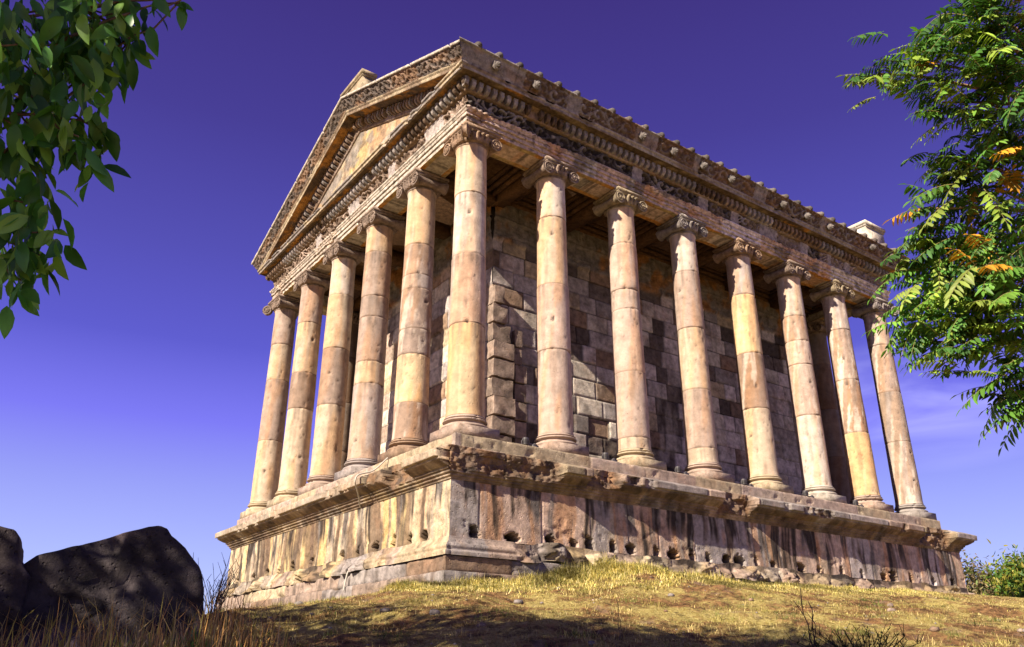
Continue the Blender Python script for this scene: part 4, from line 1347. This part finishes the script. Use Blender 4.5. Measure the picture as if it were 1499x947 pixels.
tone = fbm(xy[:, 0] * 0.9, xy[:, 1] * 0.9, 87)
cols = pick([(0.70, 0.58, 0.22), (0.60, 0.52, 0.15), (0.78, 0.66, 0.33), (0.42, 0.36, 0.12), (0.24, 0.20, 0.08), (0.16, 0.18, 0.05)], len(xy), g_)
cols = cols * (0.45 + 1.1 * sstep(0.3, 0.6, tone))[:, None]
add_blades(gb, len(xy), xy, h * (0.3 + 0.9 * vn(xy[:, 0] * 3, xy[:, 1] * 3, 5)), 0.0032, cols, lean=2.0, seed=3, droop=0.42)
# scattered weedy clumps over the slope
for i in range(700):
    dd_ = 4 + 16 * g_.random() ** 1.2; az_ = YAW + radians(38) * (2 * g_.random() - 1)
    x_, y_ = CAM[0] + dd_ * cos(az_), CAM[1] + dd_ * sin(az_)
    if inside(np.array([x_]), np.array([y_]))[0]: continue
    m_ = int(g_.integers(25, 90)); xy = np.array([x_, y_]) + g_.normal(0, 0.06 + 0.06 * g_.random(), (m_, 2))
    hue = [(0.74, 0.60, 0.26), (0.55, 0.48, 0.16), (0.22, 0.26, 0.07), (0.14, 0.18, 0.05), (0.40, 0.26, 0.12)][int(g_.integers(5))]
    add_blades(gb, m_, xy, g_.uniform(0.03, 0.11, m_), 0.0022, pick([hue], m_, g_, 0.4), lean=2.4, seed=1000 + i, droop=0.38)
o = gb.build('yellow_grass', M_GRASS)
tag(o, 'taller yellow-green grass tufts along the foot of the podium', 'grass', kind='stuff')

pm = MB()
for i in range(420):
    dd_ = 4 + 18 * g_.random() ** 1.2; az_ = YAW + radians(38) * (2 * g_.random() - 1)
    x_, y_ = CAM[0] + dd_ * cos(az_), CAM[1] + dd_ * sin(az_)
    if inside(np.array([x_]), np.array([y_]))[0]: continue
    r_ = 0.012 + 0.05 * g_.random() ** 4; z_ = float(ground_z(x_, y_)) + r_ * 0.2
    cc_ = [PINK, GREY * 0.8, LILAC, BROWN][int(g_.integers(4))]
    aa = np.linspace(0.05, pi - 0.05, 5); th = np.linspace(0, 2 * pi, 7, endpoint=False)
    A_, T_ = np.meshgrid(aa, th, indexing='xy'); kk = g_.uniform(0.75, 1.25, A_.shape)
    pm.grid(np.stack([x_ + r_ * 1.3 * np.sin(A_) * np.cos(T_) * kk, y_ + r_ * np.sin(A_) * np.sin(T_) * kk, z_ + r_ * 0.7 * np.cos(A_) * kk], -1), cc_, closed_u=True)
o = pm.build('gravel', M_STONE)
tag(o, 'small loose stones scattered over the hillside', 'gravel', kind='stuff')

# grass in front of the boulders: green low down, orange-brown stalks
gb = MB()
N = 24000
xy = np.stack([g_.uniform(-8.3, -5.2, N), g_.uniform(-7.2, -3.5, N)], -1)
k_ = fbm(xy[:, 0] * 1.1, xy[:, 1] * 1.1, 61) + 0.4 * (g_.random(N) - 0.5) > 0.36
xy = xy[k_]; N = len(xy)
add_blades(gb, N, xy, 0.06 + 0.16 * g_.random(N) ** 2, 0.0035, pick(GREEN + [(0.30, 0.34, 0.07)], N, g_), lean=0.9, seed=4)
N = 2300
xy = np.stack([g_.uniform(-8.0, -4.9, N), g_.uniform(-5.2, -3.45, N)], -1)
add_blades(gb, N, xy, 0.14 + 0.55 * g_.random(N) ** 2.2, 0.0045, pick([(0.66, 0.36, 0.12), (0.52, 0.42, 0.10), (0.68, 0.50, 0.22), (0.30, 0.17, 0.08)], N, g_), lean=0.8, seed=5)
o = gb.build('green_grass', M_GRASS)
tag(o, 'green and rusty brown grass growing in front of the dark boulders', 'grass', kind='stuff')

# =================================================================== WEEDS
def weed(name, x, y, n_, h, spread, c, label, cat='weed', leafy=0.0, seed=0, rad=0.004, group=None):
    g2 = np.random.default_rng(seed)
    z = float(ground_z(x, y)) - 0.02
    b = MB()
    lf = MB()
    for i in range(n_):
        a = g2.uniform(0, 2 * pi); ln = g2.uniform(0.1, spread); hh = h * g2.uniform(0.55, 1.05)
        d = np.array([cos(a), sin(a), 0])
        t = np.linspace(0, 1, 7)[:, None]
        p = np.array([g2.normal(0, 0.02), g2.normal(0, 0.02), 0]) + t * np.array([0, 0, hh]) + t ** 1.7 * d * ln * hh
        p = p + g2.normal(0, 0.008, p.shape)
        b.tube(p, np.linspace(rad, rad * 0.35, 7), c * g2.uniform(0.7, 1.2), 5)
        for j in range(3, 7):
            if g2.random() < 0.75:
                a2 = g2.uniform(0, 2 * pi); L2 = hh * g2.uniform(0.10, 0.25)
                q = p[j] + np.linspace(0, 1, 4)[:, None] * np.array([cos(a2) * L2 * 0.6, sin(a2) * L2 * 0.6, L2])
                b.tube(q, np.linspace(rad * 0.6, rad * 0.3, 4), c * g2.uniform(0.7, 1.3), 4)
        if leafy:
            for j in range(1, 7):
                for s_ in range(3):
                    a2 = g2.uniform(0, 2 * pi); L2 = leafy * g2.uniform(0.5, 1.1)
                    dd_ = np.array([cos(a2), sin(a2), 0.7]); sd = np.array([-sin(a2), cos(a2), 0])
                    q0 = p[j]
                    V = [q0, q0 + dd_ * L2 * 0.5 + sd * L2 * 0.10, q0 + dd_ * L2, q0 + dd_ * L2 * 0.5 - sd * L2 * 0.10]
                    lf.add(V, [[0, 1, 2, 3]], c * g2.uniform(0.7, 1.3))
    root = empty(name, (x, y, z))
    b.build('stem', M_BARK, root)
    if leafy: lf.build('leaf', M_GRASS, root)
    tag(root, label, cat, group)
DKG = np.array([0.035, 0.04, 0.022])
weed('dead_shrub', -4.98, -3.15, 26, 0.72, 0.5, np.array([0.16, 0.12, 0.11]), 'leafless grey-brown shrub at the right end of the big dark boulder', 'shrub', seed=3, rad=0.006)
weed('dry_stalk', -1.06, -7.45, 3, 0.62, 0.10, np.array([0.09, 0.06, 0.05]), 'tall dark dead stalk rising above the spiky weed at the bottom right', 'weed', seed=5, rad=0.009)
weed('spiky_weed', -1.25, -8.05, 80, 0.42, 1.6, DKG, 'dark spiky weed clump at the bottom right of the photo', 'weed', leafy=0.045, seed=8, rad=0.0055)
weed('thin_twig', -2.0, -6.0, 3, 0.42, 0.25, np.array([0.2, 0.14, 0.10]), 'thin dry twig on bare earth left of the tall dark stalk', 'weed', seed=11, rad=0.004)

# =================================================================== TREES
def leaf_template(kind):
    """unit leaf along +x, folded along the midrib, normal +z"""
    if kind == 'broad':
        xs = np.array([0, 0.18, 0.42, 0.68, 0.88, 1.0]); ws = np.array([0.0, 0.14, 0.21, 0.175, 0.08, 0.0]); dz = -0.22 * xs ** 2
    else:
        xs = np.array([0, 0.35, 0.7, 1.0]); ws = np.array([0.03, 0.15, 0.115, 0.0]); dz = -0.15 * xs ** 2
    V = []
    for x_, w_, z_ in zip(xs, ws, dz):
        V += [(x_, -w_, z_ + 0.35 * w_), (x_, 0, z_), (x_, w_, z_ + 0.35 * w_)]
    n_ = len(xs); F = []
    for i in range(n_ - 1):
        F += [[3 * i, 3 * i + 1, 3 * i + 4, 3 * i + 3], [3 * i + 1, 3 * i + 2, 3 * i + 5, 3 * i + 4]]
    return np.array(V), np.array(F)
LT = {'broad': leaf_template('broad'), 'leaflet': leaf_template('leaflet')}

def place_leaves(mb, kind, pos, dirs, nrm, size, cols):
    V0, F0 = LT[kind]
    x = dirs / (np.linalg.norm(dirs, axis=1, keepdims=True) + 1e-9)
    y = np.cross(nrm, x); y /= np.linalg.norm(y, axis=1, keepdims=True) + 1e-9
    z = np.cross(x, y)
    R = np.stack([x, y, z], 1)                       # n,3,3
    V = np.einsum('vk,nkj->nvj', V0, R) * size[:, None, None] + pos[:, None]
    n_ = len(pos)
    F = (F0[None] + (np.arange(n_) * len(V0))[:, None, None]).reshape(-1, 4)
    mb.add(V.reshape(-1, 3), F, np.repeat(cols, len(V0), 0))

def curve(p0, p1, sag=0.0, n_=9, wob=0.05, seed=0):
    g2 = np.random.default_rng(seed)
    t = np.linspace(0, 1, n_)[:, None]
    p0 = np.array(p0, float); p1 = np.array(p1, float)
    L = np.linalg.norm(p1 - p0)
    P = p0 + (p1 - p0) * t + np.array([0, 0, 1.0]) * np.sin(t * pi) * sag * L
    w = g2.normal(0, wob * L * 0.3, (n_, 3)); w[0] = w[-1] = 0
    return P + w

BARKC = np.array([0.20, 0.14, 0.10])
# ---- broad-leaved tree on the left: its outer shoots hang into the picture
def broad_tree(x, y, crown_c, crown_r, shoots, nleaf, label, seed, leaf=0.12, low=None):
    g2 = np.random.default_rng(seed)
    z0 = float(ground_z(x, y)) - 0.15
    root = empty('broadleaf_tree', (x, y, z0))
    org = np.array([x, y, z0])
    tag(root, label, 'tree')
    tr = MB(); ct = np.array(crown_c, float)
    fork = np.array([x, y, z0]) + (ct - org) * np.array([0.5, 0.5, 0.62])
    tr.tube(curve(org, fork, 0, 9, 0.04, seed), np.linspace(0.20, 0.13, 9), BARKC, 10)
    br = MB(); lv = MB()
    ends = []
    for i in range(26):
        d = g2.normal(0, 1, 3); d /= np.linalg.norm(d); d[2] = d[2] * 0.8 + 0.15
        e = ct + d * np.array(crown_r) * g2.uniform(0.55, 0.9)
        c_ = curve(fork, e, 0.06, 8, 0.08, seed + i)
        br.tube(c_, np.linspace(0.055, 0.012, 8), BARKC, 6); ends.append(e)
    for (a, e) in shoots:
        a = fork if a is None else np.array(a, float)
        br.tube(curve(a, e, 0.05, 10, 0.04, 7), np.linspace(0.03 if a is fork else 0.008, 0.004, 10), BARKC * 0.8, 6)
    # crown leaves: clumps round the branch ends
    ce = []
    for i in range(75):
        d = g2.normal(0, 1, 3); d /= np.linalg.norm(d)
        ce.append(ct + d * np.array(crown_r) * g2.uniform(0.35, 1.0))
    ce = np.array(ce)
    k = g2.integers(0, len(ce), nleaf)
    pos = ce[k] + g2.normal(0, 0.30, (nleaf, 3))
    if low is not None:
        rel = pos - CAM
        depth = rel @ fw; hx = (rel @ rt) / depth; hy = (rel @ up) / depth
        pos = pos[(depth < 0.3) | (np.abs(hx) > 0.66) | (hy > 0.43) | (hy < -0.43)] if low else pos
    n_ = len(pos)
    dirs = g2.normal(0, 0.5, (n_, 3)) + np.array([0, 0, -0.7])
    place_leaves(lv, 'broad', pos, dirs, g2.normal(0, 0.6, (n_, 3)) + np.array([0, 0, 1.0]), leaf * g2.uniform(0.9, 1.8, n_), pick([(0.05, 0.15, 0.03), (0.07, 0.19, 0.04), (0.04, 0.11, 0.025)], n_, g2))
    return root, org, tr, br, lv, g2

# clusters of the left tree (world positions, radius, number of leaves)
def wp(px, py, dist):
    """point of the real world at a given distance; used once to write down positions of branches"""
    d = fw + rt * (px - 749.5) / 1190.43 - up * (py - 473.5) / 1190.43
    return CAM + d / np.linalg.norm(d) * dist
LCL = [(40, 15, 4.4, .24, 95), (110, 15, 4.3, .22, 75), (165, 20, 4.2, .15, 42), (90, 65, 4.1, .20, 75), (25, 65, 4.0, .20, 60), (150, 70, 4.3, .13, 34), (200, 15, 4.3, .10, 16), (25, 125, 4.1, .16, 50),
       (85, 118, 4.2, .12, 26), (135, 108, 4.2, .10, 16), (15, 180, 4.0, .15, 38), (60, 190, 4.1, .07, 10), (150, 185, 4.0, .07, 12), (115, 200, 3.9, .08, 16), (130, 235, 3.9, .06, 9), (95, 175, 4.0, .07, 10), (10, 250, 4.2, .14, 34),
       (50, 290, 4.0, .09, 16), (10, 320, 4.1, .13, 36), (55, 340, 3.9, .08, 14), (15, 380, 4.0, .11, 24), (70, 375, 4.0, .06, 7), (30, 410, 3.9, .07, 10), (190, 60, 4.3, .05, 4), (262, 3, 4.3, .02, 3), (-8, 440, 4.0, .05, 6)]
LPOS = [(wp(a, b_, d), r_, n_) for a, b_, d, r_, n_ in LCL]
OFFL = wp(-140, 60, 4.6)
shoots = [(None, OFFL)] + [(OFFL, p) for p, _, _ in LPOS[:16]] + [(wp(120, 10, 4.2), LPOS[i][0]) for i in (6, 23, 24)] + [(wp(-90, 330, 4.2), p) for p, _, _ in LPOS[16:]] + [(None, wp(-90, 330, 4.2)), (wp(0, 165, 4.05), wp(150, 185, 4.0)), (wp(90, 60, 4.1), wp(265, 0, 4.3))]
root, org, tr, br, lv, g2 = broad_tree(-12.4, -6.8, (-12.5, -6.1, 1.4), (2.5, 2.9, 2.4), shoots, 8000, 'dark green broad-leaved tree hanging its leafy shoots in at the upper left', 61, low=True)
for p, r_, n_ in LPOS:
    n_ = int(n_ * 1.15)
    pos = p + np.clip(g2.normal(0, 1, (n_, 3)), -1.35, 1.35) * np.array([r_, r_ * 1.4, r_]) * 0.68
    dirs = g2.normal(0, 0.38, (n_, 3)) + np.array([0.12, 0, -0.9])
    place_leaves(lv, 'broad', pos, dirs, g2.normal(0, 0.8, (n_, 3)) + np.array([-0.5, -0.5, 0.7]), 0.118 * g2.uniform(0.6, 1.3, n_),
                 pick([(0.06, 0.20, 0.03), (0.09, 0.27, 0.04), (0.04, 0.13, 0.025), (0.20, 0.40, 0.06)], n_, g2))
def finish(root, org, tr, br, lv, mat):
    for mb, nm, mt in ((tr, 'trunk', M_BARK), (br, 'limb', M_BARK), (lv, 'crown', mat)):
        if mb.v:
            mb.v = [v - org for v in mb.v]
            mb.build(nm, mt, root)
finish(root, org, tr, br, lv, M_LEAF_DARK)
# ---- second tree outside the picture, its shade lies over the foreground
root, org, tr, br, lv, g2 = broad_tree(-11.6, -10.3, (-10.9, -9.4, 2.3), (2.3, 2.3, 1.5), [], 8000, 'leafy tree standing off to the left of the picture, shading the near ground', 71, low=True)
finish(root, org, tr, br, lv, M_LEAF_DARK)

# ---- pinnate-leaved tree on the right
RCL = [(1490, 20, 8.0, .42, 34), (1475, 90, 7.8, .42, 34), (1400, 85, 7.7, .28, 20), (1345, 95, 7.6, .22, 14), (1290, 108, 7.5, .17, 11), (1430, 140, 7.7, .30, 20), (1490, 165, 8.0, .40, 28), (1380, 150, 7.6, .18, 8),
       (1450, 30, 7.8, .22, 12), (1415, 50, 7.7, .18, 8),
       (1450, 215, 7.9, .36, 24), (1500, 260, 8.0, .40, 28), (1420, 280, 7.8, .34, 22), (1370, 305, 7.6, .20, 12), (1350, 365, 7.6, .16, 9), (1400, 360, 7.7, .34, 26), (1460, 340, 7.9, .36, 28), (1500, 400, 7.8, .38, 28),
       (1440, 420, 7.5, .34, 30), (1380, 430, 7.6, .28, 20), (1340, 460, 7.5, .16, 8), (1350, 410, 7.6, .16, 8), (1390, 490, 7.4, .22, 14), (1450, 480, 7.4, .26, 20), (1490, 470, 7.5, .26, 18), (1490, 545, 7.6, .22, 16), (1478, 575, 7.6, .11, 5), (1400, 240, 7.7, .15, 6), (1440, 390, 7.4, .24, 16), (1362, 60, 7.7, .14, 6), (1325, 470, 7.5, .12, 6), (1350, 500, 7.5, .10, 5), (1492, 600, 7.6, .10, 5), (1425, 0, 7.8, .2, 10)]
tx, ty = 0.62, -10.55
tz = float(ground_z(tx, ty)) - 0.2
root = empty('feather_leaved_tree', (tx, ty, tz)); org = np.array([tx, ty, tz])
tag(root, 'yellow-green tree with long feather-like leaves along the right edge', 'tree')
tr = MB(); br = MB(); lv = MB(); g2 = np.random.default_rng(91)
forks = [np.array(q) for q in ((0.60, -10.45, -1.9), (0.55, -10.42, -0.6), (0.56, -10.44, 0.5), (0.52, -10.5, 1.6))]
tr.tube(np.vstack([curve(org, forks[0], 0, 6, 0.02, 1), curve(forks[0], forks[1], 0, 5, 0.02, 2)[1:], curve(forks[1], forks[2], 0, 4, 0.02, 3)[1:], curve(forks[2], forks[3], 0, 4, 0.02, 3)[1:]]), np.linspace(0.16, 0.05, 16), BARKC * 1.3, 10)
def frond(mb, st, p, d, L, c, g2, pairs=9):
    pairs = int(g2.integers(6, 10))
    """one pinnate leaf: rachis with paired leaflets, arching down"""
    d = d / np.linalg.norm(d)
    t = np.linspace(0, 1, pairs + 2)
    rach = p + d * (t * L)[:, None] + np.array([0, 0, -1.0]) * (0.35 * L * t ** 2)[:, None]
    tan = np.gradient(rach, axis=0); tan /= np.linalg.norm(tan, axis=1, keepdims=True)
    side = np.cross(tan, np.array([0, 0, 1.0]) + g2.normal(0, 0.25, 3)); side /= np.linalg.norm(side, axis=1, keepdims=True)
    nrm = np.cross(side, tan)
    st.tube(rach, np.linspace(0.004, 0.0015, len(rach)), np.array([0.25, 0.22, 0.08]), 4, caps=False)
    idx = np.arange(1, pairs + 1)
    sz = L * 0.30 * (0.75 + 0.35 * np.sin(t[idx] * pi))
    for s_ in (-1, 1):
        dr = side[idx] * s_ + tan[idx] * 0.40 + np.array([0, 0, -g2.uniform(0.25, 0.95)])
        n_ = len(idx)
        place_leaves(mb, 'leaflet', rach[idx], dr + g2.normal(0, 0.14, (n_, 3)), nrm[idx] * 1.0 + g2.normal(0, 0.12, (n_, 3)), sz * g2.uniform(0.85, 1.15, n_), np.tile(c, (n_, 1)) * g2.uniform(0.7, 1.25, (n_, 1)))
    place_leaves(mb, 'leaflet', rach[-1:], tan[-1:], nrm[-1:], sz[-1:], c[None])
PALR = np.array([(0.12, 0.28, 0.04), (0.18, 0.36, 0.05), (0.30, 0.44, 0.06), (0.07, 0.18, 0.035), (0.09, 0.23, 0.04), (0.05, 0.13, 0.03), (0.26, 0.34, 0.06)])
def pinn_cluster(p, r_, n_, fork, orange=0.02):
    tw = curve(fork, p, 0.06, 9, 0.05, int(g2.integers(999)))
    br.tube(tw, np.linspace(0.032, 0.009, 9), np.array([0.42, 0.26, 0.14]), 6)
    out = (p - fork) / np.linalg.norm(p - fork)
    for i in range(int(n_ * 1.7)):
        q = p + g2.normal(0, 1, 3) * np.array([r_, r_, r_]) * 0.58
        j = tw[g2.integers(4, 9)]
        d = (q - j); d = d / (np.linalg.norm(d) + 1e-6) * 0.5 + g2.normal(0, 0.45, 3) + out * 0.7 + np.array([0, 0, 0.12])
        c = PALR[g2.integers(len(PALR))] * g2.uniform(0.8, 1.2)
        if g2.random() < orange: c = np.array([0.62, 0.30, 0.03])
        frond(lv, br, q - d / np.linalg.norm(d) * 0.15, d, g2.uniform(0.22, 0.36), c, g2)
for (a, b_, d, r_, n_) in RCL:
    p = wp(a, b_, d)
    f_ = forks[int(np.argmin([np.linalg.norm(p - q) for q in forks]))]
    pinn_cluster(p, r_, n_, f_, 0.10 if (a, b_) in ((1440, 390), (1400, 360), (1460, 340), (1490, 165)) else 0.02)
# rest of the crown, outside the picture
for i in range(40):
    f_ = forks[1 + i % 3]
    a_ = g2.uniform(-1.9, 1.5); rr_ = g2.uniform(0.7, 2.0)
    p = f_ + np.array([cos(a_) * rr_, sin(a_) * rr_, g2.uniform(-0.5, 1.3)])
    rel = p - CAM; dp_ = rel @ fw
    if abs((rel @ rt) / dp_) < 0.70 and abs((rel @ up) / dp_) < 0.45: continue
    pinn_cluster(p, 0.42, 16, f_)
finish(root, org, tr, br, lv, M_LEAF)

# ---- trees beyond the hill crest on the right
def far_tree(x, y, zb, h, rx, pal, label, seed, n_=9000, leaf=0.16):
    g2 = np.random.default_rng(seed)
    root = empty('bushy_tree', (x, y, zb)); org = np.array([x, y, zb])
    tag(root, label, 'tree', None)
    tr = MB(); br = MB(); lv = MB()
    top = org + np.array([0, 0, h * 0.6])
    tr.tube(curve(org, top, 0, 7, 0.03, seed), np.linspace(0.20, 0.07, 7), BARKC, 8)
    cl = []
    for i in range(46):
        d = g2.normal(0, 1, 3); d /= np.linalg.norm(d)
        e = org + np.array([0, 0, h * 0.56]) + d * np.array([rx, rx, h * 0.42]) * g2.uniform(0.4, 0.95)
        cl.append(e)
        if i < 18:
            br.tube(curve(org + np.array([0, 0, h * g2.uniform(0.2, 0.5)]), e, 0.05, 6, 0.05, i), np.linspace(0.06, 0.015, 6), BARKC, 5)
    cl = np.array(cl); tone = g2.uniform(0.6, 1.3, len(cl))
    k = g2.integers(0, len(cl), n_)
    pos = cl[k] + g2.normal(0, 1, (n_, 3)) * h * 0.075
    dirs = g2.normal(0, 1, (n_, 3)); nrm = g2.normal(0, 0.7, (n_, 3)) + np.array([-0.3, -0.2, 0.8])
    place_leaves(lv, 'leaflet', pos, dirs, nrm, leaf * 1.6 * g2.uniform(0.7, 1.3, n_), pick(pal, n_, g2) * tone[k][:, None])
    finish(root, org, tr, br, lv, M_LEAF)
GP = [(0.10, 0.20, 0.03), (0.22, 0.28, 0.035), (0.06, 0.13, 0.025), (0.33, 0.30, 0.05)]
bx, by = 32.2, 4.0
far_tree(bx, by, float(ground_z(bx, by)) - 0.3, 4.7, 2.3, GP, 'bushy green tree beyond the hill crest at the far right edge', 3, 16000, 0.15)
bx, by = 33.5, 7.5
far_tree(bx, by, float(ground_z(bx, by)) - 0.2, 4.4, 1.3, [(0.26, 0.20, 0.10), (0.20, 0.18, 0.08), (0.14, 0.20, 0.05), (0.30, 0.22, 0.13)], 'smaller brownish tree between the podium and the green tree at the far right', 4, 8000, 0.13)
